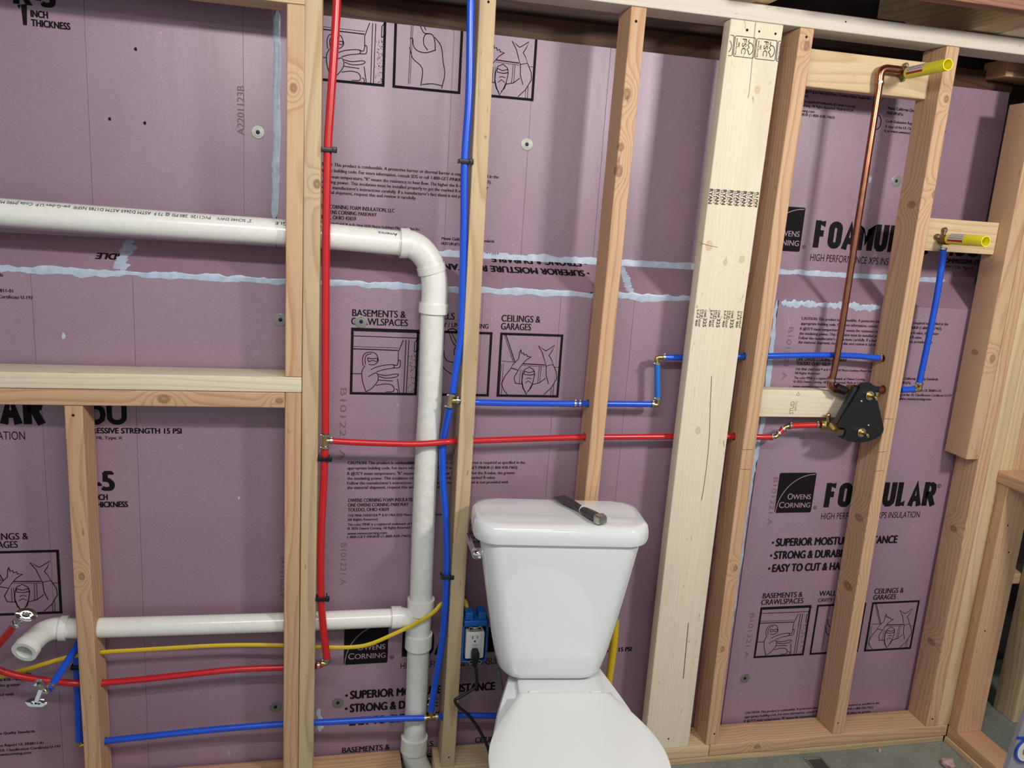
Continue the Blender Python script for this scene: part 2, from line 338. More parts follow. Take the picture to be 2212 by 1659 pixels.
lumber('sill_beam', 'dark old timber along the top of the pink foam', 'beam', (-1500, 225, 1932), (1935, 330, 1990), axis=0, mat=DARKW)
lumber('sill_beam', 'second darker timber set back above the first', 'beam', (-1500, 262, 1992), (1935, 345, 2100), axis=0, mat=wood('old_beam_two', (58, 40, 30), (28, 18, 14), 12, axis=0))
p = at(2175, 150, 150); lumber('ledger_block', 'small orange block end behind the top plate at the right edge', 'board', (p.x, 150, p.z-18), (p.x+260, 240, p.z+30), axis=0, pal='orange')
# rough framing beyond the half wall
GR = 'grey timbers beyond the half wall'
def beyond(u, v, X): return atx(u, v, X)
pa, pb = at(2190, 1400, 0), at(2170, 1600, 0)
lumber('rough_post', 'grey rough post in the dark gap beyond the half wall', 'post', (2250, 60, -60), (2292, 148, 812), pal='grey')
lumber('rough_shelf', 'upper rough cross piece in the dark gap beyond the half wall', 'board', (2080, 150, 400), (2460, 250, 438), axis=0, pal='grey')
lumber('rough_shelf', 'lower rough cross piece beside the grey post at the right edge', 'board', (2300, 40, 250), (2500, 120, 290), axis=0, pal='grey')

# ---------------------------------------------------------------- foam boards and their printing
tcache = {}
def textmesh(s, bold=0.0):
    key = (s, bold)
    if key in tcache: return tcache[key]
    cu = bpy.data.curves.new('t', 'FONT'); body_ = s; cu.body = s; cu.size = 1; cu.offset = bold; cu.resolution_u = 5 if len(body_) < 34 else 2; cu.space_character = 1+bold*1.5
    ob = bpy.data.objects.new('t', cu); C.objects.link(ob); dg = bpy.context.evaluated_depsgraph_get(); dg.update()
    me = bpy.data.meshes.new_from_object(ob.evaluated_get(dg)); bpy.data.objects.remove(ob); bpy.data.curves.remove(cu)
    vs = [v.co.copy() for v in me.vertices]; fs = [tuple(q.vertices) for q in me.polygons]; bpy.data.meshes.remove(me)
    x0 = min(v.x for v in vs); x1 = max(v.x for v in vs)
    vs = [((v.x-x0)/(x1-x0), v.y/CAP) for v in vs]
    tcache[key] = (vs, fs); return tcache[key]
CAP = .73
def _cap():
    global CAP
    cu = bpy.data.curves.new('t', 'FONT'); cu.body = 'H'; cu.size = 1
    ob = bpy.data.objects.new('t', cu); C.objects.link(ob); dg = bpy.context.evaluated_depsgraph_get(); dg.update()
    me = bpy.data.meshes.new_from_object(ob.evaluated_get(dg)); CAP = max(v.co.y for v in me.vertices); bpy.data.objects.remove(ob); bpy.data.curves.remove(cu)
_cap()
class Sheet:
    """ink on a flat surface: 2-D (s,t) mm in a frame; clipped to the board"""
    def __init__(s, o, ex, ey, nrm, lo, hi):
        s.o, s.ex, s.ey, s.n = Vector(o), Vector(ex), Vector(ey), Vector(nrm); s.lo, s.hi = lo, hi; s.b = {}
    def bm(s, k):
        if k not in s.b: s.b[k] = BM()
        return s.b[k]
    def text(s, k, body, x, y, w, h, bold=0.0, rot=0, z=.5):
        vs, fs = textmesh(body, 0); b = s.bm(k); c, sn = math.cos(rot), math.sin(rot)
        e = bold*h*2.3
        for j, (dx, dy) in enumerate(((0, 0),) if bold < .004 else (((-e, 0), (e, 0)) if bold < .02 or len(body) > 40 else ((-e, -e*.5), (e, -e*.5), (0, e*.6), (0, 0)))):
            X_, Y_ = x+c*dx-sn*dy, y+sn*dx+c*dy
            V_ = [b.verts.new((X_+c*a*w-sn*q*h, Y_+sn*a*w+c*q*h, z+j*.012)) for a, q in vs]
            for f in fs:
                try: b.faces.new([V_[i] for i in f])
                except ValueError: pass
    def poly(s, k, pts, z=.5):
        b = s.bm(k); b.faces.new([b.verts.new((p[0], p[1], z)) for p in pts])
    def line(s, k, pts, w, z=.5, closed=False, smooth=0):
        if smooth and len(pts) > 2:
            pts = [(q.x, q.y) for q in smoothpath([(a, c, 0) for a, c in pts], smooth)]
        P_ = [Vector((a, c)) for a, c in pts]; n = len(P_); b = s.bm(k); L, R_ = [], []
        for i, p in enumerate(P_):
            a = P_[i-1] if (i > 0 or closed) else p; c = P_[(i+1) % n] if (i < n-1 or closed) else p
            d = (c-a); d = d.normalized() if d.length > 1e-9 else Vector((1, 0)); m = Vector((-d.y, d.x))
            f = 1.0
            if 0 < i < n-1 or closed:
                d1 = (p-a); d1 = d1.normalized() if d1.length > 1e-9 else d; f = min(1.6, 1/max(.5, abs(m.dot(Vector((-d1.y, d1.x))))))
            L.append(b.verts.new((p.x+m.x*w/2*f, p.y+m.y*w/2*f, z))); R_.append(b.verts.new((p.x-m.x*w/2*f, p.y-m.y*w/2*f, z)))
        for i in range(n if closed else n-1):
            j = (i+1) % n; b.faces.new((L[i], R_[i], R_[j], L[j]))
    def build(s, parent, mats):
        for k, b in s.b.items():
            for ax in (0, 1):
                for val, sg in ((s.lo[ax], -1), (s.hi[ax], 1)):
                    no = Vector((0, 0, 0)); no[ax] = sg; pc = Vector((0, 0, 0)); pc[ax] = val
                    bmesh.ops.bisect_plane(b, geom=b.verts[:]+b.edges[:]+b.faces[:], plane_co=pc, plane_no=no, clear_outer=True)
            if not b.faces: b.free(); continue
            for v in b.verts: v.co = s.o+s.ex*v.co.x+s.ey*v.co.y+s.n*v.co.z
            kk = k.split('#')[0]; newobj(kk, b, mats.get(kk, INK), parent, smooth=False)
GL = {'F': (.8, [[(0, 0), (0, 1), (.8, 1)], [(0, .54), (.7, .54)]]), 'O': (.9, 'O'), 'A': (.92, [[(0, 0), (.46, 1), (.92, 0)], [(.2, .26), (.72, .26)]]),
      'M': (1.15, [[(0, 0), (0, 1), (.575, .3), (1.15, 1), (1.15, 0)]]), 'U': (.9, [[(0, 1), (0, .25), (.07, .08), (.25, 0), (.65, 0), (.83, .08), (.9, .25), (.9, 1)]]), 'L': (.75, [[(0, 1), (0, 0), (.75, 0)]]),
      'R': (.9, [[(0, 0), (0, 1), (.6, 1), (.8, .94), (.88, .8), (.88, .68), (.8, .54), (.6, .48), (0, .48)], [(.45, .48), (.9, 0)]]), '1': (.4, [[(0, .84), (.4, 1), (.4, 0)]]),
      '5': (.8, [[(.8, 1), (.08, 1), (.04, .56), (.5, .6), (.74, .5), (.82, .3), (.74, .1), (.5, 0), (.2, .02), (0, .16)]]), '0': (.85, 'O')}
def strokes(S, key, body, x, z, w, h, t):
    tot = sum(GL[c][0] for c in body); gap = t*1.22; k = (w-t-gap*(len(body)-1))/tot; x += t/2; hh = h-t
    for c in body:
        gw, g = GL[c]; ww = gw*k
        zz = .5
        if g == 'O': S.line(key, [(x+ww/2+a, z+h/2+b) for a, b in rrect(ww/2, hh/2, ww*.46, 6)], t, closed=True)
        else:
            for q in g:
                zz += .03; q2 = [[x+a*k, z+t/2+b*hh] for a, b in q]
                for e in (0, -1):                      # square off ends that reach the base or cap line
                    n_ = q2[1 if e == 0 else -2]; dx, dz = q2[e][0]-n_[0], q2[e][1]-n_[1]; l = math.hypot(dx, dz)
                    if q[e][1] in (0, 1) and abs(dz) > .5: q2[e][0] += dx/abs(dz)*t/2; q2[e][1] += math.copysign(t/2, dz)
                S.line(key, q2, t, z=zz)
                for m_, (a, b) in enumerate(q[1:-1]):
                    if c in 'FL' or (c == 'R' and m_ == 0): zz += .03; S.poly(key, [(x+a*k-t/2, z+b*hh), (x+a*k+t/2, z+b*hh), (x+a*k+t/2, z+b*hh+t), (x+a*k-t/2, z+b*hh+t)], zz)
        x += ww+gap
def picto1(S, x, y, w, h):
    f = lambda q: [(x+w*(a-400)/378, y+h*(948-c)/390) for a, c in q]; T = 2.0; PK = 'pictogram#%d#%d' % (x, y)
    L = lambda q, t=T, s=3: S.line(PK, f(q), t, smooth=s)
    for q in ([(415, 575), (790, 575)], [(415, 605), (770, 607)], [(400, 825), (462, 825)], [(705, 620), (703, 940)], [(722, 620), (718, 940)], [(690, 620), (665, 690), (665, 745)], [(665, 850), (680, 938)], [(755, 690), (755, 632), (780, 600)], [(755, 690), (778, 672)]): L(q, T, 0)
    L([(415, 666), (665, 668)], 1.2, 0); L([(415, 680), (663, 682)], 2.6, 0)
    L([(470, 778), (466, 735), (478, 706), (505, 697), (538, 704), (552, 732), (552, 752), (530, 770), (500, 768)])
    L([(484, 770), (480, 735), (492, 712), (515, 706)]); L([(494, 730), (520, 735), (548, 732), (545, 750), (522, 745), (500, 752), (494, 730)], 2)
    L([(480, 776), (464, 815), (470, 870), (490, 932)]); L([(500, 842), (540, 818), (556, 835), (552, 870), (520, 912), (490, 930)])
    L([(512, 800), (560, 778), (634, 766), (640, 786), (590, 796), (545, 812)]); L([(634, 766), (660, 770), (668, 740), (678, 748), (674, 782), (640, 786)])
    L([(556, 826), (600, 832), (650, 822), (670, 826), (655, 840), (600, 848), (560, 838)]); L([(556, 860), (640, 864)]); L([(545, 892), (600, 882), (640, 892), (645, 925), (600, 930)]); L([(655, 912), (668, 918), (668, 936)])
    rnd = random.Random(3)
    for _ in range(95):
        a, c = rnd.uniform(727, 776), rnd.uniform(700, 938); p, q = f([(a, c)])[0]; S.poly(PK, [(p-.9, q-.9), (p+.9, q-.8), (p+.8, q+.9), (p-.8, q+.8)])
def picto2(S, x, y, w, h):
    f = lambda q: [(x+w*(a-745)/437, y+h*(570+(a-745)*.09-c)/425) for a, c in q]; L = lambda q, t=2.2, s=4: S.line('pictogram#%d#%d' % (x, y), f(q), t, smooth=s)
    L([(852, 165), (845, 548)], 1.4, 0); L([(862, 165), (855, 548)], 1.2, 0)
    L([(845, 285), (862, 286), (868, 325), (895, 355), (950, 366), (1012, 350)]); L([(845, 335), (868, 400), (930, 458), (925, 560)])
    L([(930, 285), (945, 258), (985, 262), (1003, 300), (1008, 350)]); L([(930, 285), (935, 320), (960, 352)])
    L([(1000, 275), (1045, 330), (1062, 420), (1076, 490), (1060, 575)]); L([(932, 552), (1000, 548), (1062, 560)]); L([(888, 165), (925, 245), (960, 258)]); L([(905, 170), (945, 238)], 2)
    L([(880, 165), (890, 148), (930, 150), (945, 175)], 3)
def picto3(S, x, y, w, h):
    f = lambda q: [(x+w*(a-1283)/366, y+h*(966-c)/372) for a, c in q]; L = lambda q, t=2.0, s=0: S.line('pictogram#%d#%d' % (x, y), f(q), t, smooth=s)
    for q in ([(1305, 602), (1368, 762)], [(1300, 757), (1372, 762)], [(1300, 772), (1298, 958)], [(1312, 772), (1310, 958)], [(1412, 806), (1412, 890)], [(1424, 806), (1424, 885)], [(1522, 785), (1520, 882)], [(1533, 785), (1531, 878)], [(1602, 905), (1602, 958)], [(1614, 890), (1614, 958)], [(1612, 786), (1645, 786)]): L(q, 1.3, 0)
    L([(1314, 602), (1378, 764)], 2.4, 0); L([(1425, 770), (1556, 774)], 2.6, 0); L([(1425, 780), (1556, 784)], 1.1, 0)
    L([(1366, 776), (1398, 742), (1402, 700), (1406, 688), (1414, 712), (1424, 706), (1430, 720), (1442, 714), (1446, 726), (1470, 728), (1440, 750), (1412, 786)])
    L([(1366, 776), (1356, 796), (1400, 808), (1412, 786)], 1.8, 0)
    L([(1358, 797), (1325, 845), (1308, 890), (1322, 925), (1346, 952)]); L([(1400, 808), (1378, 852), (1388, 885), (1430, 890)])
    L([(1550, 748), (1535, 705), (1508, 664), (1540, 684), (1552, 692), (1566, 684), (1603, 658), (1590, 692), (1574, 718), (1590, 740)]); L([(1550, 748), (1562, 780), (1602, 770), (1590, 740)], 1.5, 0)
    L([(1562, 780), (1566, 835), (1584, 885)]); L([(1602, 770), (1626, 815), (1630, 855), (1600, 910), (1560, 950)]); L([(1490, 890), (1530, 880), (1564, 852)])
    L([(1428, 832), (1438, 802), (1465, 788), (1490, 804), (1498, 832), (1490, 880), (1474, 920), (1456, 950), (1436, 910), (1425, 870), (1428, 832)])
    L([(1434, 812), (1465, 822), (1496, 812), (1496, 830), (1470, 836), (1436, 832), (1434, 812)], 2); L([(1448, 858), (1464, 852), (1482, 858)], 1.8); L([(1444, 884), (1462, 870), (1482, 882)], 1.8); L([(1426, 882), (1436, 918), (1452, 936)]); L([(1490, 884), (1482, 912), (1464, 932)])
def block(S, x, z, xs=1.0, v2=True):
    """one repeat of the board's printing, logo lower-left corner at (x,z)"""
    def Tx(k, body, a, b, w, h, bold=0.0):
        if k in ('feature_text', 'product_name', 'caution_text'):
            k = '%s#%d#%d' % (k, round(z), (b if k != 'caution_text' else (1 if b > 500 else 2 if b > 440 else 3)*1000+(a > 300)*7)*3+(0 if k == 'caution_text' else a))
        S.text(k, body, x+a*xs, z+b, w*xs, h, bold)
    c = 'caution_text'
    for b, s, w in ((574, 'CAUTION: This product is combustible. A protective barrier or thermal barrier is required as specified in the', 475), (560, 'appropriate building code. For more information, consult SDS or call 1-800-GET-PINK® (1-800-438-7465).', 457), (545, 'R @75°F mean temperature, "R" means the resistance to heat flow. The higher the R-value, the greater', 449), (532, 'the insulating power. This insulation must be installed properly to get the marked R-value.', 396), (519, "Follow the manufacturer's instructions carefully. If a manufacturer's fact sheet is not provided with", 432), (507, 'the material shipment, request this and review it carefully.', 262)):
        Tx(c, s, -1, b, w, 7.8, .018)
    for b, s, w, h in ((471, 'OWENS CORNING FOAM INSULATION, LLC', 204, 9.6), (458, 'ONE OWENS CORNING PARKWAY', 159, 9.2), (445, 'TOLEDO, OHIO 43659', 107, 9.4), (430, 'THE PINK PANTHER™ & © 1964-2020 Metro-Goldwyn-Mayer Studios Inc.', 272, 6.8), (419, 'All Rights Reserved.', 80, 6.8), (405, 'The color PINK is a registered trademark of Owens Corning.', 228, 6.8), (394, '© 2020 Owens Corning. All Rights Reserved. Made in U.S.A.', 224, 6.8), (380, 'www.owenscorning.com', 104, 7.4), (370, '1-800-GET-PINK® (1-800-438-7465)', 168, 7)):
        Tx(c, s, 2, b, w, h, .018)
    for b, s, w in ((410, 'Meets California Quality Standards', 141), (397, 'HUD UM #71a.', 52), (375, 'Code Evaluation Report UL ER8811-01', 159), (361, 'A copy of the UL Classification Certificate U-197', 199), (349, 'is at www.owenscorning.com', 130)): Tx(c, s, 332, b, w, 7.2, .02)
    S.line(c, [(x+302*xs+15*math.cos(t*PI/12), z+372+20*math.sin(t*PI/12)) for t in range(24)], 3, closed=True)
    # logo square with knocked-out arc and words
    q = rrect(60, 62, 5); S.poly('logo', [(x+(60+a)*xs, z+63+b) for a, b in q])
    S.line('logo_lettering', [(x+(4+114*math.sin(t*PI/40))*xs, z+4+118*(1-math.cos(t*PI/40))**.5 if False else z+2+117*math.sin(t*PI/40)**.8*(.15+.85*math.sin(t*PI/40)) if False else z+120-118*(math.cos(t*PI/40))) for t in range(0, 21)][::-1], 2.2, z=.9) if False else None
    S.line('logo_lettering', [(x+(3+113*(1-math.cos(t*PI/40)))*xs, z+1+119*math.sin(t*PI/40)) for t in range(21)], 2.2, z=.9)
    for s, a, b, w, h in (('O', 36, 43, 17, 18), ('WENS', 54, 43, 58, 15), ('C', 12, 17, 16, 18), ('ORNING', 30, 17, 84, 15)): S.text('logo_lettering', s, x+a*xs, z+b, w*xs, h, .008, z=.9)
    S.line('logo', [(x+(132+5*math.cos(t*PI/8))*xs, z+16+5*math.sin(t*PI/8)) for t in range(16)], 1.3, closed=True); Tx('logo', 'R', 129.5, 13, 5, 5.5)
    strokes(S, 'product_name#%d#f' % round(z), 'FOAMULAR', x+159*xs, z+16, 380*xs, 77, 18)
    S.line('product_name#%d#r' % round(z), [(x+(546+6*math.cos(t*PI/8))*xs, z+80+6*math.sin(t*PI/8)) for t in range(16)], 1.6, closed=True); Tx('product_name', 'R', 543, 76.5, 6, 7)
    strokes(S, 'product_name#%d#n' % round(z), '150', x+600*xs, z+16, 120*xs, 76, 12); Tx('product_name', 'HIGH PERFORMANCE XPS INSULATION', 157, -22, 339, 20)
    Tx('product_name', 'COMPRESSIVE STRENGTH 15 PSI', 592, -5, 250, 13, .03); Tx('product_name', 'ASTM C578, Type X', 596, -20, 112, 7, .02)
    f = 'feature_text'
    for b, s, w in ((-104, 'SUPERIOR MOISTURE RESISTANCE', 411), (-145, 'STRONG & DURABLE', 246), (-187, 'EASY TO CUT & HANDLE', 292)):
        Tx(f, s, 21, b, w, 24, .03); S.poly('feature_text#%d#%d' % (round(z), b*3+21), [(x+(10+4*math.cos(t*PI/6))*xs, z+b+11+4*math.sin(t*PI/6)) for t in range(12)])
    Tx(f, 'R-5', 604, -149, 80, 47, .03); strokes(S, 'feature_text#%d#one' % round(z), '1', x+606*xs, z-193, 20*xs, 47, 8); Tx(f, 'INCH', 635, -174, 34, 14, .03); Tx(f, 'THICKNESS', 635, -193, 79, 14, .03)
    for s, a, b, w, h in (('BASEMENTS &', 2, -273, 133, 17), ('CRAWLSPACES', 0, -294, 141, 17), ('WALLS', 192, -273, 68, 17), ('CAVITY / UNDER SIDING', 192, -293, 158, 12), ('CEILINGS &', 384, -273, 104, 17), ('GARAGES', 384, -294, 80, 17)): Tx(f, s, a, b, w, h, .015)
    for a, fn in ((0, picto1), (191, picto2), (383, picto3)):
        X0, X1, Z0, Z1 = x+a*xs, x+(a+171)*xs, z-472, z-302
        S.line('pictogram#%d#%d' % (X0, Z0), [(X0+3, Z0+3), (X1-3, Z0+3), (X1-3, Z1-3), (X0+3, Z1-3)], 6.5, closed=True)
        fn(S, X0, Z0, 171*xs, 170)
def scoreline(S, xs_):
    for a in xs_: S.line('score_line', [(a, S.lo[1]), (a, S.hi[1])], .9)
IM = {'logo_lettering': PINKINK, 'date_code': INKF, 'score_line': INKF}
GB = 'pink foam boards on the foundation'
def board(label, x0, x1, Y, z0, z1, mi=0, th=25):
    bm = BM(); box(bm, (x0, Y, z0), (x1, Y+th, z1), 0, er=0)
    o = newobj('insulation_board', bm, FOAM[mi], smooth=False); tag(o, label, 'insulation board')
    S = Sheet((0, Y, 0), (1, 0, 0), (0, 0, 1), (0, -1, 0), (x0, z0), (x1, z1)); return o, S
LY, UYY = 100, 200; LZ = 1311; UZ = 1379; SEAM = at(1676, 700, LY).x
o, S = board('pink foam board low at the left, below the double rail', -1500, -90, LY, -58, 1066, 0)
block(S, -1194, 927); block(S, -1194, -284); S.text('date_code', 'A2201123S', at(609, 1292, LY).x+10, at(609, 1292, LY).z, 118, 14, rot=PI/2)
scoreline(S, [at(300, 1050, LY).x, at(97, 1000, LY).x]); S.build(o, IM)
o, S = board('pink foam board between the double rail and the sloping ledge, left end', -1500, -90, LY, 1068, LZ, 1)
block(S, -1194, 877); scoreline(S, [at(290, 700, LY).x, at(73, 700, LY).x]); S.build(o, IM)
o, S = board('pink foam board low in the middle, behind the drain and toilet', -88, SEAM-3, LY, -58, LZ, 2)
block(S, 49, 268, .985); block(S, 49, 1499, .985); p = at(733, 990, LY); S.text('date_code', 'B101221 A', p.x, p.z+185, 190, 15, rot=-PI/2); p = at(735, 1245, LY); S.text('date_code', 'B101221 A', p.x, p.z+95, 120, 15, rot=-PI/2)
scoreline(S, [at(1044.5, 625, LY).x, at(1213, 630, LY).x, at(1372.6, 635, LY).x]); S.build(o, IM)
RX = 1990
o, S = board('pink foam board low at the right, behind the black shower valve', SEAM, RX, LY, -58, LZ, 3)
block(S, 1280, 687); block(S, 1280, -552); 
for v in (1080, 1370, 760): p = at(1668 if v == 1080 else (1618 if v == 1370 else 1700), v, LY); S.text('date_code', 'B101221 A', p.x-5, p.z+70, 150, 14, rot=-PI/2)
S.build(o, IM)
o, S = board('upper left pink foam board above the top drain pipe', -1500, at(597, 250, UYY).x, UYY, UZ-8, 1930, 1)
block(S, -1300, 2032); p = at(528, 292, UYY); S.text('date_code', 'A2201123B', p.x, p.z, 112, 16, .01, rot=PI/2); scoreline(S, [at(183, 50, UYY).x, at(525, 50, UYY).x])
for u, v in ((293, 106), (237, 257), (313, 266)):
    p = at(u, v, UYY); S.poly('puncture', [(p.x+3.4*math.cos(t)*(1+.2*math.sin(3*t+u)), p.z+4.2*math.sin(t)) for t in [k*PI/5 for k in range(10)]])
S.build(o, dict(IM, puncture=BLACKM))
USX = at(1600, 300, UYY).x+30
o, S = board('upper middle pink foam board with the cropped pictures at its top', at(598.5, 250, UYY).x, USX, UYY, UZ-10, 1930, 2)
block(S, -51, 1010, .985); block(S, -51, 2254, .985); scoreline(S, [at(959, 545, UYY).x, at(1125.3, 550, UYY).x, at(1282, 545, UYY).x]); S.build(o, IM)
o, S = board('upper right pink foam board behind the copper riser', USX+3, 1906, UYY, UZ-10, 1932, 3)
block(S, 1185, 1442); S.build(o, IM)
# sloping ledge boards
ev = Vector((0, 100, 68)); eL = ev.length; eu = ev.normalized(); enn = Vector((0, -eu.z, eu.y))
def ledge(label, x0, x1, mi):
    bm = BM(); q = [Vector((0, LY, LZ+.4)), Vector((0, UYY-.5, UZ)), Vector((0, UYY-.5, UZ-26)), Vector((0, LY+40, LZ+.4))]
    loft(bm, [[p+Vector((x0, 0, 0)) for p in q], [p+Vector((x1, 0, 0)) for p in q]])
    o = newobj('insulation_board', bm, FOAM[mi], smooth=False); tag(o, label, 'insulation board')
    return o, Sheet((0, LY, LZ), (1, 0, 0), tuple(eu), tuple(enn), (x0, 0), (x1, eL))
XA = at(266, 560, LY+30).x; XB = at(1352, 600, LY+50).x; XC = at(1655, 610, LY+60).x
o, S = ledge('sloping pink foam strip at the far left, below the top drain pipe', -1500, XA-2, 0)
px = at(208, 555, LY+40).x; S.text('feature_text', 'EASY TO CUT & HANDLE', px+292, 62, 292, 22, .03, rot=PI); S.build(o, IM)
o, S = ledge('sloping pink foam strip in the middle with upside-down lettering', XA, XB-2, 2)
px = at(1272, 585, LY+60).x; S.text('feature_text', 'SUPERIOR MOISTURE RESISTANCE', px-12, 88, 411, 24, .03, rot=PI); S.text('feature_text', 'STRONG & DURABLE', px-12, 129, 246, 24, .03, rot=PI)
for yy in (77, 118): S.poly('feature_text', [(px+4*math.cos(t*PI/6), yy+4*math.sin(t*PI/6)) for t in range(12)])
S.build(o, IM)
o, S = ledge('sloping pink foam strip behind the wide pale stud', XB, XC-2, 1); S.build(o, IM)
o, S = ledge('sloping pink foam strip behind the copper riser at the right', XC, RX, 3); S.build(o, IM)
bm = BM(); box(bm, (RX-1, LY+26, -58), (RX+1, 418, LZ-30), 0, er=0); tag(newobj('insulation_edge', bm, FOAM[0], smooth=False), 'foam return at the dark right corner', 'insulation board')

# ---------------------------------------------------------------- sealant beads
def bead(label, path, w, nrm, wmin=.35, seed=0, th=2.2, n=90, drip=None):
    pts = smoothpath(path, max(4, n//max(1, len(path)-1))); bm = BM(); nrm = Vector(nrm).normalized(); rows = []
    for i, p in enumerate(pts):
        t = (pts[min(i+1, len(pts)-1)]-pts[max(i-1, 0)]).normalized(); sd = nrm.cross(t).normalized()
        f = lambda k, sc: noise.noise(Vector((i*sc+seed*9.1, k*4.3, seed)))
        e = min(1, (i/4+.12)**.6, ((len(pts)-1-i)/4+.12)**.6)
        a = w*(.5+.45*f(1, .19)+.35*f(2, .55))*e; b = w*(.5+.45*f(3, .17)+.4*f(4, .6))*e
        a, b = max(a, w*wmin*.4*e), max(b, w*wmin*.4*e); h = th*(.7+.5*f(5, .4))
        rows.append([p-sd*a+nrm*.25, p-sd*a*.55+nrm*h*.7, p+nrm*h*.45, p+sd*b*.5+nrm*h, p+sd*b+nrm*.25])
    vs = [[bm.verts.new(q) for q in r] for r in rows]
    for r0, r1 in zip(vs, vs[1:]):
        for k in range(4): bm.faces.new((r0[k], r1[k], r1[k+1], r0[k+1]))
    o = newobj('sealant_bead', bm, SEAL); return tag(o, label, 'sealant')
FN = (0, -1, 0)
bead('pale sealant along the front edge of the ledge, left bay', [(x, LY-.5, LZ-6) for x in (-1000, -900, -800, -700, -600, -500, -400, -300, -200, -96)], 15, FN, seed=1)
bead('pale sealant along the front edge of the ledge, behind the drain and mid studs', [(x, LY-.5, LZ-7) for x in range(-40, 1180, 100)], 17, FN, seed=2)
bead('pale sealant at the back of the ledge in the middle', [(x, UYY-1, UZ+4) for x in range(262, 1090, 90)], 32, (0, -1, .2), seed=3)
bead('pale sealant across the ledge seam at the left', [Vector((XA, LY, LZ))+eu*k+Vector((4*math.sin(k), 0, 0)) for k in (2, 30, 60, 90, 118)], 26, enn, seed=4, n=40)
bead('pale sealant across the ledge seam right of the knotty stud', [Vector((XB, LY, LZ))+eu*k for k in (2, 30, 60, 90, 118)], 18, enn, seed=5, n=40)
bead('tall pale sealant line at the top left beside the short stud', [at(u, v, UYY-1) for u, v in ((599, 24), (598, 70), (600, 130), (597, 200), (599, 280), (596, 360), (595, 420), (592, 474))], 13, FN, wmin=1.6, seed=6, th=4)
bead('long thin sealant line down the foam seam right of the brown stud', [at(u, v, LY-1) for u, v in ((1677, 648), (1668, 740), (1660, 820), (1650, 900), (1630, 1000), (1612, 1100), (1593, 1250), (1572, 1400))], 13, FN, seed=7)
bead('pale sealant on the ledge front edge behind the copper riser', [(x, LY-.5, LZ-7) for x in (SEAM+6, 1260, 1330, 1400, 1470, 1520)], 16, FN, seed=8)
bead('pale sealant at the back of the ledge at the right', [(x, UYY-1, UZ+5) for x in (1120, 1200, 1300, 1400, 1500, 1600, 1700, 1800)], 18, (0, -1, .2), seed=9)
bead('small sealant smear left of the low washer by the drain', [at(u, v, LY-1) for u, v in ((688, 1530), (692, 1560), (690, 1580))], 16, FN, seed=10, n=16)
for u, v, r_, lb in ((137, 726, 7, 'white sealant dab on the foam above the double rail'), (516, 1076, 4, 'tiny white dab on the dark lower left foam'), (1880, 388, 9, 'pale smear left of the washer by the copper riser')):
    bm = BM(); blob(bm, at(u, v, (UYY if v < 500 else LY)-1), r_, .6, (.6, .2, 1), u); tag(newobj('sealant_dab', bm, SEAL), lb, 'sealant')

# ---------------------------------------------------------------- washers
GW = 'round washers screwed through the foam'
def washer(u, v, Y, label):
    p = at(u, v, Y); r = 15.5; t = thing('foam_washer', label, 'washer', p, GW)
    bm = BM(); lathe(bm, p, (0, -1, 0), [(0, r), (1.2, r), (1.6, r-1.2), (1.0, r-4), (1.4, r-6), (1.2, 5), (.2, 4)]); wp_o = newobj('plate', bm, ZINC, t)
    bm = BM(); lathe(bm, p+Vector((0, -1.2, 0)), (0, -1, 0), [(0, 4.2), (1.2, 3.8), (1.6, 2), (.4, 1.4)], 12); newobj('screw', bm, plain('blue_screw', (30, 36, 70), .4, .5) if not bpy.data.materials.get('blue_screw') else bpy.data.materials['blue_screw'], wp_o)
for a in ((557, 286, UYY, 'round washer at the top left beside the tall sealant line'), (606, 691, LY, 'round washer half behind the short upper stud above the double rail'), (1138, 312, UYY, 'round washer high between the greenish and the knotty stud'),
          (780, 695, LY, 'round washer over the word on the middle board left of the drain'), (1936, 391, UYY, 'round washer beside the copper riser'), (595, 1527, LY, 'round washer low at the left against the lower short stud'),
          (730, 1518, LY, 'round washer low between red pipe and drain'), (1609, 1465, LY, 'dark round washer low at the right below the picture boxes')): washer(*a)

# ---------------------------------------------------------------- drain assembly
dr = thing('drain_pipe', 'white plastic drain piping with wye, elbows and two horizontal arms', 'pipe', at(893, 1600, 62))
dY = 62
def pj(pts, Y): return [at(u, v, Y) for u, v in pts]
bm = BM(); tube(bm, smoothpath([at(-520, 418, 48), at(300, 480, 48), at(616, 502, 50), at(872, 526, 56)], 10), 29.5, 28); newobj('upper_arm', bm, PVC, dr)
bm = BM(); pth = smoothpath([at(864, 525, 56), at(885, 527, 57), at(908, 540, 58), at(927, 565, 60), at(934, 588, 61)], 6); tube(bm, pth, 33, 28); tube(bm, pth[:6], 36, 28); tube(bm, pth[-5:], 35.5, 28); newobj('upper_elbow', bm, PVCG, dr)
bm = BM(); pth = smoothpath([at(934, 582, 61), at(938, 605, 62), at(939, 635, 62), at(936, 676, 62)], 6); tube(bm, pth, 32.5, 28); tube(bm, smoothpath([at(937, 655, 62), at(935.5, 676, 62)], 3), 36.5, 28); newobj('lower_elbow', bm, PVC, dr)
bm = BM(); tube(bm, smoothpath(pj([(935, 670), (929, 860), (923, 960), (916, 1100), (909, 1300)], dY), 8), 30, 28); newobj('stack_pipe', bm, PVCG, dr)
bm = BM(); tube(bm, smoothpath(pj([(909, 1300), (905, 1360), (904, 1398)], dY), 5), 31.5, 28)
tube(bm, smoothpath(pj([(909.5, 1293), (908.5, 1322)], dY), 3), 36.5, 28); tube(bm, smoothpath(pj([(905, 1368), (903.5, 1397)], dY), 3), 36.5, 28)
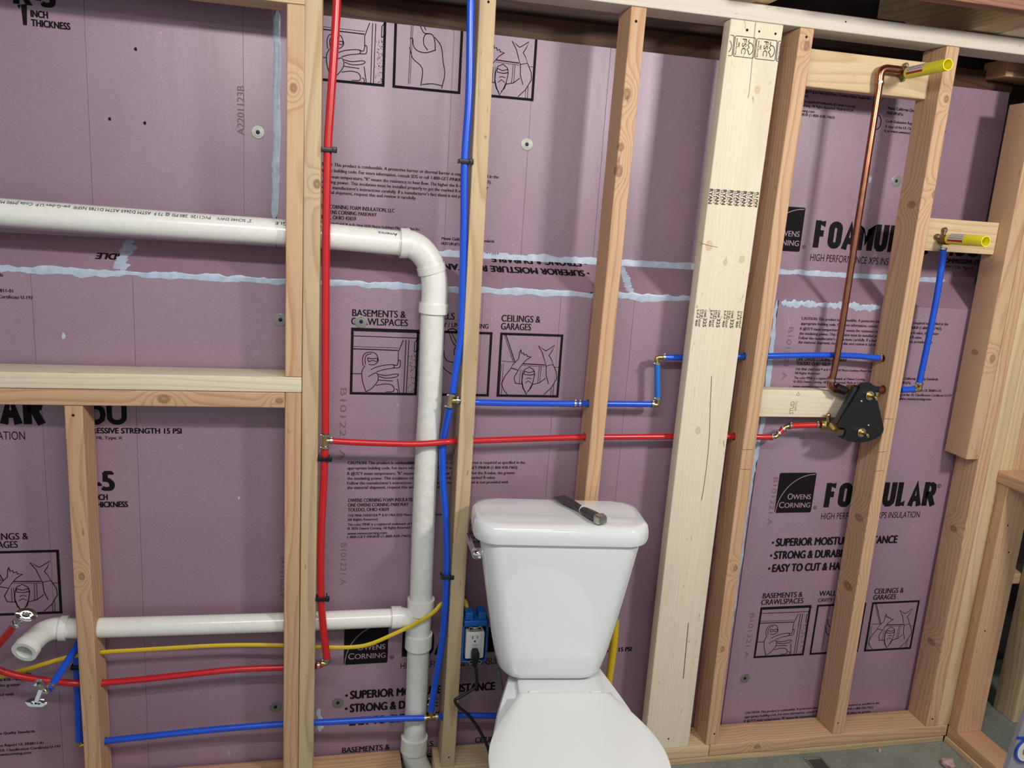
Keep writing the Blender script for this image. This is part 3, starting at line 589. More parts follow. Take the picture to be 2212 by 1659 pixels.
tube(bm, smoothpath([at(848, 1333, 48), at(870, 1334, 50), at(890, 1346, 56), at(903, 1372, 60)], 5), 26.5, 24); tube(bm, smoothpath([at(845, 1334, 48), at(866, 1333, 49)], 3), 29.5, 24); newobj('wye', bm, PVC, dr)
bm = BM(); tube(bm, smoothpath(pj([(904, 1390), (900, 1500), (895, 1600)], dY), 6), 30, 28); newobj('lower_stack_pipe', bm, PVCG, dr)
bm = BM(); tube(bm, smoothpath(pj([(895, 1592), (894, 1620), (900, 1650), (922, 1690), (952, 1730)], dY), 6), 33, 28); tube(bm, smoothpath(pj([(895.5, 1590), (893.5, 1619)], dY), 3), 37, 28); newobj('bottom_elbow', bm, PVCG, dr)
bm = BM(); tube(bm, smoothpath([at(856, 1334, 48), at(610, 1344, 45), at(215, 1356, 44), at(140, 1357, 44)], 8), 24.2, 28); newobj('lower_arm', bm, PVC, dr)
bm = BM(); tube(bm, smoothpath([at(146, 1357, 44), at(118, 1358, 42), at(92, 1367, 20), at(68, 1388, -20), at(52, 1409, -48)], 6), lambda t: 26.5+2.5*(t > .8), 28, inner=19); tube(bm, smoothpath([at(146, 1357, 44), at(130, 1357, 43)], 3), 30, 28); newobj('open_elbow', bm, PVC, dr)
# writing on the top pipe (upside down), curved round its upper front
def pipetext(body, u0, u1, vtop, Y, h, side=1):
    pa, pb = at(u0, vtop(u0), Y), at(u1, vtop(u1), Y); ax = pb-pa; L = ax.length; ax.normalize()
    vs, fs = textmesh(body, 0); bm = BM(); rr = 30.0; up = Vector((0, 0, 1)); up = (up-ax*up.dot(ax)).normalized(); fr = ax.cross(up); fr = fr if fr.y < 0 else -fr
    V_ = []
    for a, q in vs:
        th = math.radians(52)+(-q*h)/rr; V_.append(bm.verts.new(pa+ax*(L*(1-a))+up*(rr*math.sin(th))+fr*(rr*math.cos(th))))
    for f in fs:
        try: bm.faces.new([V_[i] for i in f])
        except ValueError: pass
    return bm
ax_v = lambda u: 456+(u/616)*46
newobj('pipe_lettering', pipetext('2" SCH40 DWV    PVC1120  280 PSI @ 73 F  ASTM D2665 ASTM D1785 NSF®  pw-G-dwv U.P. Code JM90 ME', 5, 545, ax_v, 49, 8.5), INKF if False else INK, dr, smooth=False)
newobj('pipe_lettering', pipetext('EAGLE', 596, 640, ax_v, 49, 8.5), INK, dr, smooth=False)
newobj('pipe_lettering', pipetext('America', 815, 856, lambda u: 502+(u-616)*.094, 54, 8.5), INK, dr, smooth=False)

# ---------------------------------------------------------------- water tubing
CABLE = [at(-60, 1478, 40), at(0, 1462, 40), at(60, 1445, 42), at(150, 1419, 45), at(222, 1409, 46), at(300, 1404, 46), at(480, 1394, 46), at(608, 1394, 44), at(695, 1398, 27), at(760, 1398, 24), at(800, 1391, 22), at(850, 1370, 19), at(900, 1346, 20), at(935, 1324, 24), at(952, 1306, 32), at(975, 1292, 48), at(1003, 1298, 44), at(1010, 1324, 30)]
def ring(bm, p, t, r, w=7):
    t = Vector(t).normalized(); p = Vector(p); lathe(bm, p-t*w/2, t, [(0, r), (.6, r+1.6), (w-.6, r+1.6), (w, r)], 20)
    s = t.cross(Vector((0, 1, .3))).normalized(); q = p+s*(r+2.2)+Vector((0, -3, 0)); blob(bm, q, 3.1, .1)
def crimp(par, lst):
    for p, t, r in lst: bm = BM(); ring(bm, p, t, r); newobj('clamp_ring', bm, STEEL, par)
def run(par, name, pts, r, mat, k=8): bm = BM(); tube(bm, smoothpath(pts, k), r, 18); return newobj(name, bm, mat, par)
def fit(par, name, paths, r, mat=BRASS):
    bm = BM()
    for q in paths: tube(bm, smoothpath(q, 5), r, 14)
    return newobj(name, bm, mat, par)
ex, ez = Vector((1, 0, 0)), Vector((0, 0, 1))
RY = 10
hot = thing('hot_water_riser', 'red water pipe running down the side of the full-height stud', 'pipe', at(703, 1430, RY))
run(hot, 'tube', pj([(729, -70), (728, 0), (722, 110), (713, 240), (708, 325), (705, 480), (703.5, 700), (703, 935)], RY), 9.3, RED)
run(hot, 'tube', pj([(702, 970), (699, 1050), (694, 1150), (693, 1270), (698, 1350), (706, 1422)], RY), 9.3, RED)
tee = at(703, 952, RY); fit(hot, 'tee', [[tee+ez*20, tee-ez*20], [tee, tee+ex*20]], 7)
crimp(hot, [(tee+ez*15, ez, 9), (tee-ez*16, ez, 9), (tee+ex*14, ex, 7.5)])
e1 = at(706, 1432, RY); fit(hot, 'elbow', [[e1+ez*14, e1, e1-ex*14]], 7); crimp(hot, [(e1+ez*11, ez, 9), (at(688, 1437, RY), ex, 7.8)])
hb = thing('hot_water_branch', 'red water pipe crossing from the riser to the shower valve', 'pipe', at(1000, 950, 20))
run(hb, 'tube', [tee+ex*12, at(760, 955, 12), at(840, 958, 14), at(905, 959, 15), at(958, 955, 15), at(980, 953, 24), at(1022, 952, 45), at(1140, 948, 47), at(1262, 944, 48), at(1310, 944, 50), at(1450, 943, 56), at(1590, 943, 56), at(1640, 944, 50), at(1664, 944, 48)], 7.9, RED)
eA, eB = at(1676, 943, 48), at(1698, 922, 46); fit(hb, 'elbow', [[at(1662, 944, 48), eA, at(1684, 935, 47)]], 6); fit(hb, 'elbow', [[at(1690, 930, 47), eB, at(1712, 920, 44)]], 6)
run(hb, 'short_tube', [at(1681, 938, 47), at(1693, 926, 46)], 8, RED); run(hb, 'tube', [at(1706, 920, 44), at(1735, 919, 42), at(1768, 918, 38)], 8, RED)
crimp(hb, [(at(1666, 944, 48), ex, 8), (at(1683, 936, 47), (1, 0, 1), 8), (at(1692, 927, 46), (1, 0, 1), 8), (at(1706, 920, 44), ex, 8), (at(1764, 918, 38), ex, 8)])
hl = thing('hot_water_branch', 'red water pipe running left from the riser through the short stud', 'pipe', at(400, 1455, 45))
run(hl, 'tube', [e1-ex*10, at(690, 1437, 18), at(672, 1440, 40), at(608, 1442, 45), at(500, 1447, 45), at(350, 1463, 45), at(222, 1475, 45), at(165, 1476, 30), at(100, 1470, 28), at(40, 1460, 28), at(0, 1448, 24), at(-60, 1425, 20)], 8, RED)
cold = thing('cold_water_riser', 'blue water pipe running down beside the greenish stud', 'pipe', at(930, 1548, RY))
run(cold, 'tube', pj([(1019, -60), (1017, 0), (1013.5, 200), (1004, 348), (1002, 500), (997, 700), (991, 760), (983, 810), (978, 848)], RY), 9, BLUE)
run(cold, 'tube', [at(u, v, y) for u, v, y in ((971, 882, RY), (962, 925, 26), (957, 955, 34), (956, 980, 34), (957, 1042, 30), (962, 1100, 23), (965, 1184, 17), (964, 1252, 16), (961, 1319, 15), (955, 1386, 16), (947, 1437, 17), (936, 1504, 18), (931, 1535, 19))], 9, BLUE)
tc = at(974, 865, RY); fit(cold, 'tee', [[at(977, 850, RY), at(971, 880, RY)], [tc, tc+ex*24]], 7); crimp(cold, [(at(976.5, 853, RY), ez, 8.8), (at(971.5, 877, RY), ez, 8.8), (tc+ex*16, ex, 8)])
crimp(cold, [(at(936, 1507, 24), ez, 9), (at(934, 1520, 23), ez, 9)])
cb = thing('cold_water_branch', 'blue water pipe crossing between studs and stepping up toward the shower', 'pipe', at(1200, 871, 45))
run(cb, 'tube', [tc+ex*18, at(1010, 866, 26), at(1030, 869, 44), at(1120, 871, 45), at(1272, 872, 47), at(1311, 872, 48), at(1405, 873, 50)], 8.2, BLUE)
crimp(cb, [(at(1241, 872, 46), ex, 8.2), (at(1251, 872, 46), ex, 8.2), (at(1409, 873, 50), ex, 8.2), (at(1421, 860, 50), ez, 8.2), (at(1420, 785, 52), ez, 8.2), (at(1433, 772, 54), ex, 8.2)])
fit(cb, 'elbow', [[at(1404, 873, 50), at(1420, 874, 50), at(1421, 862, 50)]], 6); fit(cb, 'elbow', [[at(1420, 786, 52), at(1419, 773, 53), at(1434, 772, 54)]], 6)
run(cb, 'riser_tube', [at(1421, 862, 50), at(1420, 786, 52)], 8.2, plain('translucent_blue_tubing', (30, 112, 190), .2, spec=.7))
run(cb, 'tube', [at(1432, 772, 54), at(1480, 772, 56), at(1600, 770, 56), at(1660, 769, 52), at(1780, 767, 50), at(1850, 769, 50), at(1903, 774, 50)], 8.2, BLUE); crimp(cb, [(at(1900, 774, 50), ex, 8.2)])
fit(cb, 'elbow', [[at(1903, 774, 50), at(1908, 775, 50), at(1908, 790, 50)]], 5, COPPER)
cl = thing('cold_water_branch', 'low blue water pipe running left and right from the foot of the riser', 'pipe', at(600, 1564, 30))
run(cl, 'tube', [at(915, 1551, 16), at(840, 1553, 17), at(700, 1560, 24), at(608, 1564, 40), at(430, 1579, 44), at(232, 1600, 45), at(185, 1605, 50)], 8.2, BLUE)
t2 = at(931, 1549, 20); fit(cl, 'tee', [[at(915, 1551, 17), at(946, 1548, 22)], [t2, at(932, 1534, 21)]], 6.8)
run(cl, 'tube', [at(945, 1548, 22), at(965, 1547, 34), at(990, 1545, 45), at(1085, 1547, 45), at(1200, 1552, 45)], 8.2, BLUE); crimp(cl, [(at(918, 1551, 17), ex, 8.2), (at(943, 1548, 22), ex, 8.2)])
sb = thing('cold_stub_pipe', 'short blue riser and angled blue stub left of the low short stud', 'pipe', at(171, 1600, 55))
run(sb, 'tube', [at(172, 1600, 66), at(170, 1530, 68), at(167, 1440, 68), at(168, 1400, 62)], 9.5, BLUE)
run(sb, 'stub', [at(172, 1385, 62), at(163, 1402, 40), at(135, 1445, -20), at(106, 1490, -70)], 8.6, BLUE)
fit(sb, 'elbow', [[at(172, 1598, 66), at(172, 1610, 66), at(184, 1608, 64)]], 7); crimp(sb, [(at(110, 1483, -64), at(106, 1490, -70)-at(135, 1445, -20), 8.6)])
hs = thing('hot_stub_pipe', 'red stub pipe coming in at the left edge to the upper chrome valve', 'pipe', at(5, 1390, 0))
run(hs, 'tube', [at(-40, 1440, 10), at(-5, 1395, -10), at(32, 1350, -40)], 8.4, RED)
def stop_valve(label, p, d, hp, hn, rx=23, ry=15):
    t = thing('shutoff_valve', label, 'valve', p); d = Vector(d).normalized(); bm = BM()
    lathe(bm, Vector(p), d, [(-6, 7), (-2, 11), (8, 11), (10, 8.5), (20, 8.5), (24, 10), (34, 10), (36, 5)], 20); cyl(bm, Vector(p)+d*14, Vector(hp), 6.5, bev=1); newobj('body', bm, CHROME, t)
    hn = Vector(hn).normalized(); s = hn.orthogonal().normalized(); s = (Vector((1, 0, -.15))-hn*hn.x).normalized(); b = hn.cross(s); bm = BM(); rings = []
    for l, k in ((-4, .55), (-3, .92), (0, 1), (3, .95), (4.5, .6), (4.5, .25), (3, .12)): rings.append([Vector(hp)+hn*l+s*(rx*k*(1+.04*math.cos(6*q*PI/16))*math.cos(q*PI/16))+b*(ry*k*math.sin(q*PI/16)) for q in range(32)])
    loft(bm, rings); hd_o = newobj('handle', bm, CHROME, t)
    bm = BM(); cyl(bm, Vector(hp)+hn*3, Vector(hp)+hn*5.2, 3.4, seg=14); newobj('handle_screw', bm, BLACKP, hd_o)
stop_valve('chrome oval-handled valve on the red stub at the left edge', at(34, 1347, -42), at(46, 1335, -52)-at(32, 1350, -40), at(57, 1328, -62), (.25, -.75, .6))
stop_valve('chrome oval-handled valve on the blue stub low at the left', at(98, 1492, -72), at(88, 1482, -80)-at(100, 1495, -72), at(79, 1518, -92), (0, -.85, .5), 23, 11)
def pipe_clip(u, v, Y, label, w=26, xdir=-1):
    p = at(u, v, Y); t = thing('pipe_clip', label, 'clip', p, 'black clips holding the risers')
    bm = BM(); box(bm, p+Vector((-w*.55, -13.5, -5)), p+Vector((w*.55, -9.5, 5)), 1, 0); box(bm, p+Vector((-w*.55, -12, -5)), p+Vector((-w*.42, 12, 5)), 1, 1); box(bm, p+Vector((w*.42, -12, -5)), p+Vector((w*.55, 12, 5)), 1, 1); st_o = newobj('strap', bm, BLACKP, t)
    bm = BM(); box(bm, p+Vector((w*.35, -16, -6)), p+Vector((w*.75, -8, 7)), 1.5, 0); newobj('latch', bm, BLACKP, st_o)
pipe_clip(709, 324, RY, 'black clip on the red riser near the top'); pipe_clip(1003, 349, RY, 'black clip on the blue riser near the top')
pipe_clip(700, 989, RY, 'black clip on the red riser just under its brass tee'); pipe_clip(695, 1290, RY, 'black clip on the red riser low, beside the lower white arm')
pipe_clip(964, 1243, 15, 'black clip on the blue riser low, beside the greenish stud'); pipe_clip(167, 1437, 68, 'black clip on the short blue riser at the left', 22)

def bore(stud, pts, r):
    me0 = stud.data; xs = [stud.matrix_world.translation.x*1000 if False else 0]
    bpy.context.view_layer.update(); wm = stud.matrix_world
    vx = [(wm @ v.co).x*1000 for v in me0.vertices]; pth = smoothpath(pts, 10)
    zc = None; xm = (min(vx)+max(vx))/2
    for p, q in zip(pth, pth[1:]):
        if (p.x-xm)*(q.x-xm) <= 0 and abs(q.x-p.x) > 1e-6: zc = p.lerp(q, (xm-p.x)/(q.x-p.x)); dv = (q-p).normalized(); break
    if zc is None: return
    dv = dv if dv.x > 0 else -dv
    bm = BM(); cyl(bm, zc-dv*60, zc+dv*60, r, seg=28); cut = newobj('cutter', bm, BLACKM)
    m = stud.modifiers.new('b', 'BOOLEAN'); m.operation = 'DIFFERENCE'; m.object = cut; m.solver = 'EXACT'
    dg = bpy.context.evaluated_depsgraph_get(); dg.update(); nm = bpy.data.meshes.new_from_object(stud.evaluated_get(dg))
    stud.modifiers.clear(); bpy.data.objects.remove(cut)
    for q in nm.polygons: q.use_smooth = False
    if len(nm.polygons) > 6: stud.data = nm
TOPARM = [at(-520, 418, 48), at(300, 480, 48), at(616, 502, 50), at(872, 526, 56)]; LOWARM = [at(856, 1334, 48), at(610, 1344, 45), at(215, 1356, 44), at(140, 1357, 44)]
for st in (st_king, st_jk): bore(st, TOPARM, 31.5)
for st in (st_king, st_jl, st_cr):
    bore(st, LOWARM, 26)
    bore(st, [at(915, 1551, 16), at(840, 1553, 17), at(700, 1560, 24), at(608, 1564, 40), at(430, 1579, 44), at(232, 1600, 45), at(185, 1605, 50)], 10)
    bore(st, CABLE, 8); bore(st, [e1-ex*10, at(690, 1437, 18), at(672, 1440, 40), at(608, 1442, 45), at(500, 1447, 45), at(350, 1463, 45), at(222, 1475, 45), at(165, 1476, 42)], 10)
HB = [at(905, 959, 15), at(958, 955, 15), at(980, 953, 24), at(1022, 952, 45), at(1140, 948, 47), at(1262, 944, 48), at(1310, 944, 50), at(1450, 943, 56), at(1590, 943, 56), at(1640, 944, 50), at(1664, 944, 48)]
CB = [tc+ex*18, at(1010, 866, 26), at(1030, 869, 44), at(1120, 871, 45), at(1272, 872, 47), at(1311, 872, 48), at(1405, 873, 50)]; CB2 = [at(1432, 772, 54), at(1480, 772, 56), at(1600, 770, 56), at(1660, 769, 52), at(1780, 767, 50), at(1850, 769, 50), at(1903, 774, 50), at(1930, 777, 50)]
for st in (st_bl, st_md, st_s6): bore(st, HB, 11)
for st in (st_bl, st_md): bore(st, CB, 11)
for st in (st_s6, st_s7): bore(st, CB2, 11)
bore(st_bl, CABLE, 8); bore(st_bl, [at(945, 1548, 22), at(965, 1547, 34), at(990, 1545, 45), at(1085, 1547, 45)], 10)
bore(st_s7, [at(1880, 842, 24), at(1906, 842, 26), at(1946, 842, 34), at(1974, 841, 32)], 13)
# yellow cable and tube
def flatcable(name, label, pts, r=5.6):
    bm = BM(); tube(bm, smoothpath(pts, 8), r, 16, flat=.55, side=(0, 1, 0)); return tag(newobj(name, bm, YEL), label, 'cable')
flatcable('electrical_cable', 'yellow cable sagging across the drain and through the left studs', [at(-60, 1478, 40), at(0, 1462, 40), at(60, 1445, 42), at(150, 1419, 45), at(222, 1409, 46), at(300, 1404, 46), at(480, 1394, 46), at(608, 1394, 44), at(695, 1398, 27), at(760, 1398, 24), at(800, 1391, 22), at(850, 1370, 19), at(900, 1346, 20), at(935, 1324, 24), at(952, 1306, 32), at(975, 1292, 48), at(1003, 1298, 44), at(1010, 1324, 30)])
bm = BM(); tube(bm, smoothpath([at(1330, 1340, 30), at(1325, 1400, 30), at(1312, 1495, 30), Vector((at(1306, 1560, 30).x, 30, 120)), Vector((at(1306, 1560, 30).x, 30, 0))], 6), 10.5, 18); tag(newobj('gas_tube', bm, YEL), 'thick yellow tube rising behind the right side of the toilet', 'tube')

# ---------------------------------------------------------------- copper riser, drop ears, yellow caps, shower valve
cr = thing('copper_riser', 'copper pipe rising from the shower valve to the high block', 'pipe', at(1797, 835, 30))
run(cr, 'tube', [at(1796, 828, 28), at(1813, 740, 28), at(1858, 450, 28), at(1897, 200, 28), at(1901, 172, 28)], 9, COPPER)
fit(cr, 'top_elbow', [[at(1899, 185, 28), at(1902, 158, 29), at(1912, 149, 29), at(1928, 150, 29), at(1944, 152, 29)]], 10.5, COPPER)
fit(cr, 'bottom_elbow', [[at(1796, 815, 28), at(1795, 832, 28), at(1803, 841, 28), at(1822, 843, 26)]], 10.5, COPPER)
for a, b in (((1900, 180), (1901, 176)), ((1796, 818), (1795.5, 823))): bm = BM(); cyl(bm, at(*a, 28), at(*b, 28), 11.2); newobj('solder_ring', bm, STEEL, cr)
def dropear(label, pu, pv, Y, ears, mat=DBRASS):
    p = at(pu, pv, Y); t = thing('drop_ear_fitting', label, 'fitting', p)
    bm = BM(); cyl(bm, p+Vector((0, 14, 0)), p+Vector((0, -18, 0)), 13, bev=2); blob(bm, p, 13, .1); newobj('body', bm, mat, t)
    for (a, b) in ears:
        q = at(a, b, Y+12); bm = BM(); cyl(bm, q+Vector((0, 3, 0)), q+Vector((0, -3, 0)), 7.5, bev=1); tube(bm, straight(q, p+Vector((0, 6, 0)), 3), 4.5, 10); ear_o = newobj('ear', bm, mat, t)
        bm = BM(); cyl(bm, q+Vector((0, -2, 0)), q+Vector((0, -5, 0)), 4, bev=.8, seg=12); newobj('screw', bm, ZINC, ear_o)
    return t, p
dropear('bronze drop-ear fitting on the high block at the top of the copper riser', 1955, 158, 28, ((1957, 142), (1950, 170)))
dropear('bronze drop-ear fitting on the short block above the right blue pipe', 2040, 518, 24, ((2041, 497), (2025, 511)))
def ycap(label, u0, v0, Y0, u1):
    p = at(u0, v0, Y0); lo, hi = 0, 400
    def pu(q): d = q-CAM; return 1106+F*d.dot(RT)/d.dot(FW)
    for _ in range(40):
        m = (lo+hi)/2
        if pu(p-Vector((0, m, 0))) < u1: lo = m
        else: hi = m
    L = lo; t = thing('nipple_protector', label, 'plastic tube', p); bm = BM(); prof = [(0, 13), (1, 14.5), (L*.55, 14.5), (L*.6, 14), (L-1, 14), (L, 13.6), (L, 11.6), (L-30, 11.6), (L-31, 1)]
    lathe(bm, p, (0, -1, 0), prof, 32); yt_o = newobj('tube', bm, YELT, t)
    # wrapped label and red stripe on the side facing the room's left
    for a0, a1, mt, nm in ((100, 185, WHITEP, 'paper_label'), (186, 206, plain('red_label_stripe', (168, 26, 54), .5) if not bpy.data.materials.get('red_label_stripe') else bpy.data.materials['red_label_stripe'], 'label_stripe')):
        bm = BM(); rows = []
        for l in (L*.08, L*.5): rows.append([p+Vector((14.9*math.cos(math.radians(a)), -l, 14.9*math.sin(math.radians(a)))) for a in [a0+(a1-a0)*k/8 for k in range(9)]])
        va = [[bm.verts.new(q) for q in r] for r in rows]
        for k in range(8): bm.faces.new((va[0][k], va[0][k+1], va[1][k+1], va[1][k]))
        newobj(nm, bm, mt, yt_o)
    bm = BM()
    for j in range(7):
        l0 = L*(.11+.055*j); 
        for a0 in (115, 140, 162):
            rows = [[p+Vector((15.05*math.cos(math.radians(a)), -l, 15.05*math.sin(math.radians(a)))) for a in (a0, a0+9)] for l in (l0, l0+L*.035)]
            vq = [[bm.verts.new(q) for q in r] for r in rows]; bm.faces.new((vq[0][0], vq[0][1], vq[1][1], vq[1][0]))
    newobj('label_print', bm, INKF, yt_o); return L
L1 = ycap('yellow plastic tube jutting from the fitting on the high block', 1962, 158, 10, 2048)
L2 = ycap('yellow plastic tube jutting from the fitting on the short block', 2050, 516, 6, 2130)
rb = thing('blue_outlet_pipe', 'blue pipe rising from the last stud bay to the short block', 'pipe', at(1987, 830, 30))
run(rb, 'tube', [at(2037, 540, 24), at(2036, 560, 24), at(2022, 650, 26), at(2000, 760, 30), at(1986, 826, 32)], 8.6, BLUE); run(rb, 'side_tube', [at(1946, 842, 34), at(1974, 841, 32)], 8.6, BLUE)
fit(rb, 'elbow', [[at(1972, 841, 32), at(1986, 840, 32), at(1987, 824, 32)]], 6.5); crimp(rb, [(at(2037, 537, 24), ez, 9), (at(1986, 828, 32), ez, 8.8), (at(1974, 841, 32), ex, 8.8)])
sv = thing('shower_valve', 'brass shower valve behind a black fan-shaped mounting plate', 'valve', at(1855, 890, 20))
c7 = lambda x, y: (1740+x/7.54, 780+y/7.54)
out = [c7(*q) for q in ((890, 440), (880, 400), (930, 362), (1000, 350), (1070, 362), (1112, 400), (1125, 440), (1160, 590), (1200, 760), (1245, 960), (1275, 1090), (1268, 1150), (1235, 1205), (1150, 1262), (1040, 1305), (920, 1328), (800, 1325), (690, 1300), (600, 1265), (545, 1240), (640, 1225), (668, 1130), (640, 1085), (540, 1085), (530, 1060), (600, 940), (720, 730), (830, 540))]
PY = -22
bm = BM(); prism(bm, [at(u, v, PY) for u, v in out], (0, 9, 0)); mp_o = newobj('mounting_plate', bm, BLACKP, sv, smooth=False)
bm = BM(); q = [c7(890, 440), c7(720, 730), c7(530, 1060), c7(480, 1030), c7(690, 640), c7(800, 420)]
prism(bm, [at(u, v, -12) for u, v in q], (0, 14, 0)); newobj('plate_flange', bm, plain('lighter_black_plastic', (44, 44, 45), .45), sv, smooth=False)  # flange is a lighter black than the mounting plate
bm = BM(); box(bm, at(1857, 838, 0)+Vector((-8, -14, -10)), at(1890, 842, 0)+Vector((6, 20, 10)), 6, 0); newobj('top_clamp', bm, BLACKP, sv)
def stem(u, v):
    p = at(u, v, PY); bm = BM(); cyl(bm, p+Vector((0, 20, 0)), p+Vector((0, -4, 0)), 11, bev=1); lathe(bm, p, (0, -1, 0), [(0, 9), (6, 9), (6, 4.5), (30, 4.2), (31, 3)], 18); newobj('valve_stem', bm, BRASS, sv)
    bm = BM(); lathe(bm, p+Vector((0, -1, 0)), (0, -1, 0), [(0, 12.5), (2, 12.5), (2, 9.5), (0, 9.5)], 24); newobj('stem_ring', bm, STEEL, sv)
    bm = BM(); cyl(bm, p+Vector((4, -20, -5)), p+Vector((4, -27, -5)), 2.6); newobj('stem_screw', bm, STEEL, sv)
stem(*c7(1040, 560)); stem(*c7(905, 1160))
for q in ((908, 650), (1022, 1040)): bm = BM(); p = at(*c7(*q), PY); cyl(bm, p, p+Vector((0, -2.5, 0)), 2.8, bev=.6, seg=12); newobj('plate_screw', bm, CHROME, mp_o)
bm = BM(); p0 = at(1872, 845, 22); tube(bm, straight(p0, at(1822, 842, 24)), 11, 18); tube(bm, straight(at(1832, 842, 24), at(1846, 842, 24), 2), 15, 18); cyl(bm, p0+Vector((0, 30, 0)), p0+Vector((0, -30, 0)), 16); newobj('upper_body', bm, BRASS, sv)
bm = BM(); tube(bm, straight(at(1880, 842, 24), at(1906, 842, 26)), 10, 18); newobj('copper_stub', bm, COPPER, sv)
bm = BM(); p0 = at(1862, 930, 18); cyl(bm, p0+Vector((0, 24, 0)), p0+Vector((0, -34, 0)), 17); tube(bm, straight(p0, at(1772, 918, 34)), 12, 18); tube(bm, straight(at(1776, 918, 34), at(1786, 919, 33), 2), 15, 6); tube(bm, straight(at(1789, 918, 30), at(1789, 899, 30), 3), 6.5, 12); blob(bm, at(1789, 897, 30), 7.5, .05)
tube(bm, straight(at(1795, 918, 22), at(1806, 930, -6), 3), 9, 6); tube(bm, straight(at(1800, 922, 8), at(1806, 930, -8), 3), 5, 12); tube(bm, straight(p0, at(1890, 928, 20)), 11, 18); newobj('lower_body', bm, BRASS, sv)
bm = BM(); tube(bm, straight(at(1808, 838, 16), at(1824, 844, 16), 3), 13, 14); newobj('tube_grip', bm, BLACKP, sv)

# ---------------------------------------------------------------- outlet, plug
ob = thing('outlet_box', 'blue electrical box with white outlet on the greenish stud', 'electrical box', at(1025, 1395, 0))
c8 = lambda x, y: (960+x/9.217, 1300+y/9.217)
pa, pb = at(*c8(375, 395), -4), at(*c8(800, 1190), -4)
x0, x1, z1, z0 = 355, pb.x+4, pa.z, pb.z
bm = BM()
for a, b in (((x0, -4, z0), (x0+4, 62, z1)), ((x1-4, -4, z0), (x1, 62, z1)), ((x0, -4, z0), (x1, 62, z0+4)), ((x0, -4, z1-16), (x1, 62, z1)), ((x0, 58, z0), (x1, 62, z1))): box(bm, a, b, 1.2, 2)
for s in (0.08, .6): box(bm, (x0+(x1-x0)*s, 2, z1), (x0+(x1-x0)*(s+.32), 40, z1+20), 2, 2)
newobj('box_shell', bm, BOXB, ob)
ra, rb_ = at(*c8(440, 605), -9), at(*c8(770, 1110), -9)
bm = BM(); box(bm, (ra.x, -12, rb_.z), (rb_.x, 20, ra.z), 4, 1); rec_o = newobj('receptacle', bm, WHITEP, ob)
bm = BM(); box(bm, (ra.x+8, -14, rb_.z+6), (rb_.x-8, -11, ra.z-4), 2, 1); newobj('receptacle_face', bm, WHITEP, rec_o)
bm = BM()
for x_, y_, w_, h_ in ((562, 712, 2, 7.5), (657, 706, 1.8, 6)): p = at(*c8(x_, y_), -14.2); box(bm, p+Vector((-w_/2, -.3, -h_/2)), p+Vector((w_/2, .3, h_/2)), 0, 2)
p = at(*c8(607, 788), -14.2); cyl(bm, p+Vector((0, -.4, 0)), p+Vector((0, .3, 0)), 2.6, seg=16); newobj('slot', bm, BLACKM, rec_o)
bm = BM()
for y_ in (858, 912): p = at(*c8(605, y_), -14.5); box(bm, p+Vector((-7, -.8, -2.6)), p+Vector((7, .6, 2.6)), .8, 0)
newobj('test_button', bm, plain('grey_button', (176, 174, 172), .5), rec_o)
bm = BM()
for y_, sg in ((560, 1), (1160, -1)):
    p = at(*c8(612, y_), -8); box(bm, p+Vector((-10, -2, -8)), p+Vector((10, 0, 8)), 2, 1)
    for dx in (-12, 12): lathe(bm, p+Vector((dx, 0, 5*sg)), (0, -1, 0), [(0, 6), (2, 6), (2, 3), (0, 3)], 16)
newobj('mounting_strap', bm, STEEL, ob)
pc = thing('power_cord', 'black power cord plugged into the outlet and looping past the greenish stud', 'cord', at(1026, 1415, -20))
pp = at(1026, 1412, -22); bm = BM(); rings = []
for zz, hw_, hd in ((12, 8, 9), (6, 10, 11), (-8, 10.5, 12), (-22, 8, 9), (-34, 5.5, 6)): rings.append([pp+Vector((a, b-2, zz)) for a, b in rrect(hw_, hd, 4)])
loft(bm, rings); newobj('plug', bm, BLACKP, pc)
bm = BM(); tube(bm, smoothpath([pp+Vector((0, -2, -25)), at(1029, 1455, -30), at(1029, 1480, -30), at(1016, 1492, -32), at(995, 1505, -34), at(983, 1513, -36), at(991, 1527, -40), at(1015, 1548, -44), at(1040, 1585, -50), at(1057, 1625, -58), at(1062, 1665, -60), at(1062, 1720, -60)], 8), 4.2, 14); newobj('cord', bm, CORD, pc)

# ---------------------------------------------------------------- toilet
A = math.radians(-6); TE = Vector((math.cos(A), math.sin(A), 0)); TN = Vector((math.sin(A), -math.cos(A), 0)); TO = Vector((568.1, -22.7, 0))
def tl(s, f, z): return TO+TE*s+TN*f+Vector((0, 0, z))
to = thing('toilet', 'white two-piece toilet standing in front of the stud wall', 'toilet', tl(0, 250, -60))
def sec(hw_, f0, f1, z, r=40, bow=0.0, n=8):
    c = (f0+f1)/2; hd = (f1-f0)/2; pts = rrect(hw_, hd, min(r, hw_*.95, hd*.95), n); out = []
    for s, f in pts:
        if f > 0: f += bow*(1-(s/hw_)**2)
        out.append(tl(s, c+f, z))
    return out
bm = BM(); rings = [sec(92, 45, 150, 376, 40), sec(112, 38, 166, 378, 44, 4), sec(124, 34, 173, 386, 46, 6)]
for k in range(9):
    t = k/8; z = 400+t*330; rings.append(sec(134+62*t**.85, 30-12*t, 175+8*t, z, 48, 9))
rings += [sec(196, 18, 183, 744, 48, 9), sec(186, 26, 175, 746, 44, 8)]
loft(bm, rings); tank_o = newobj('tank', bm, PORC, to)
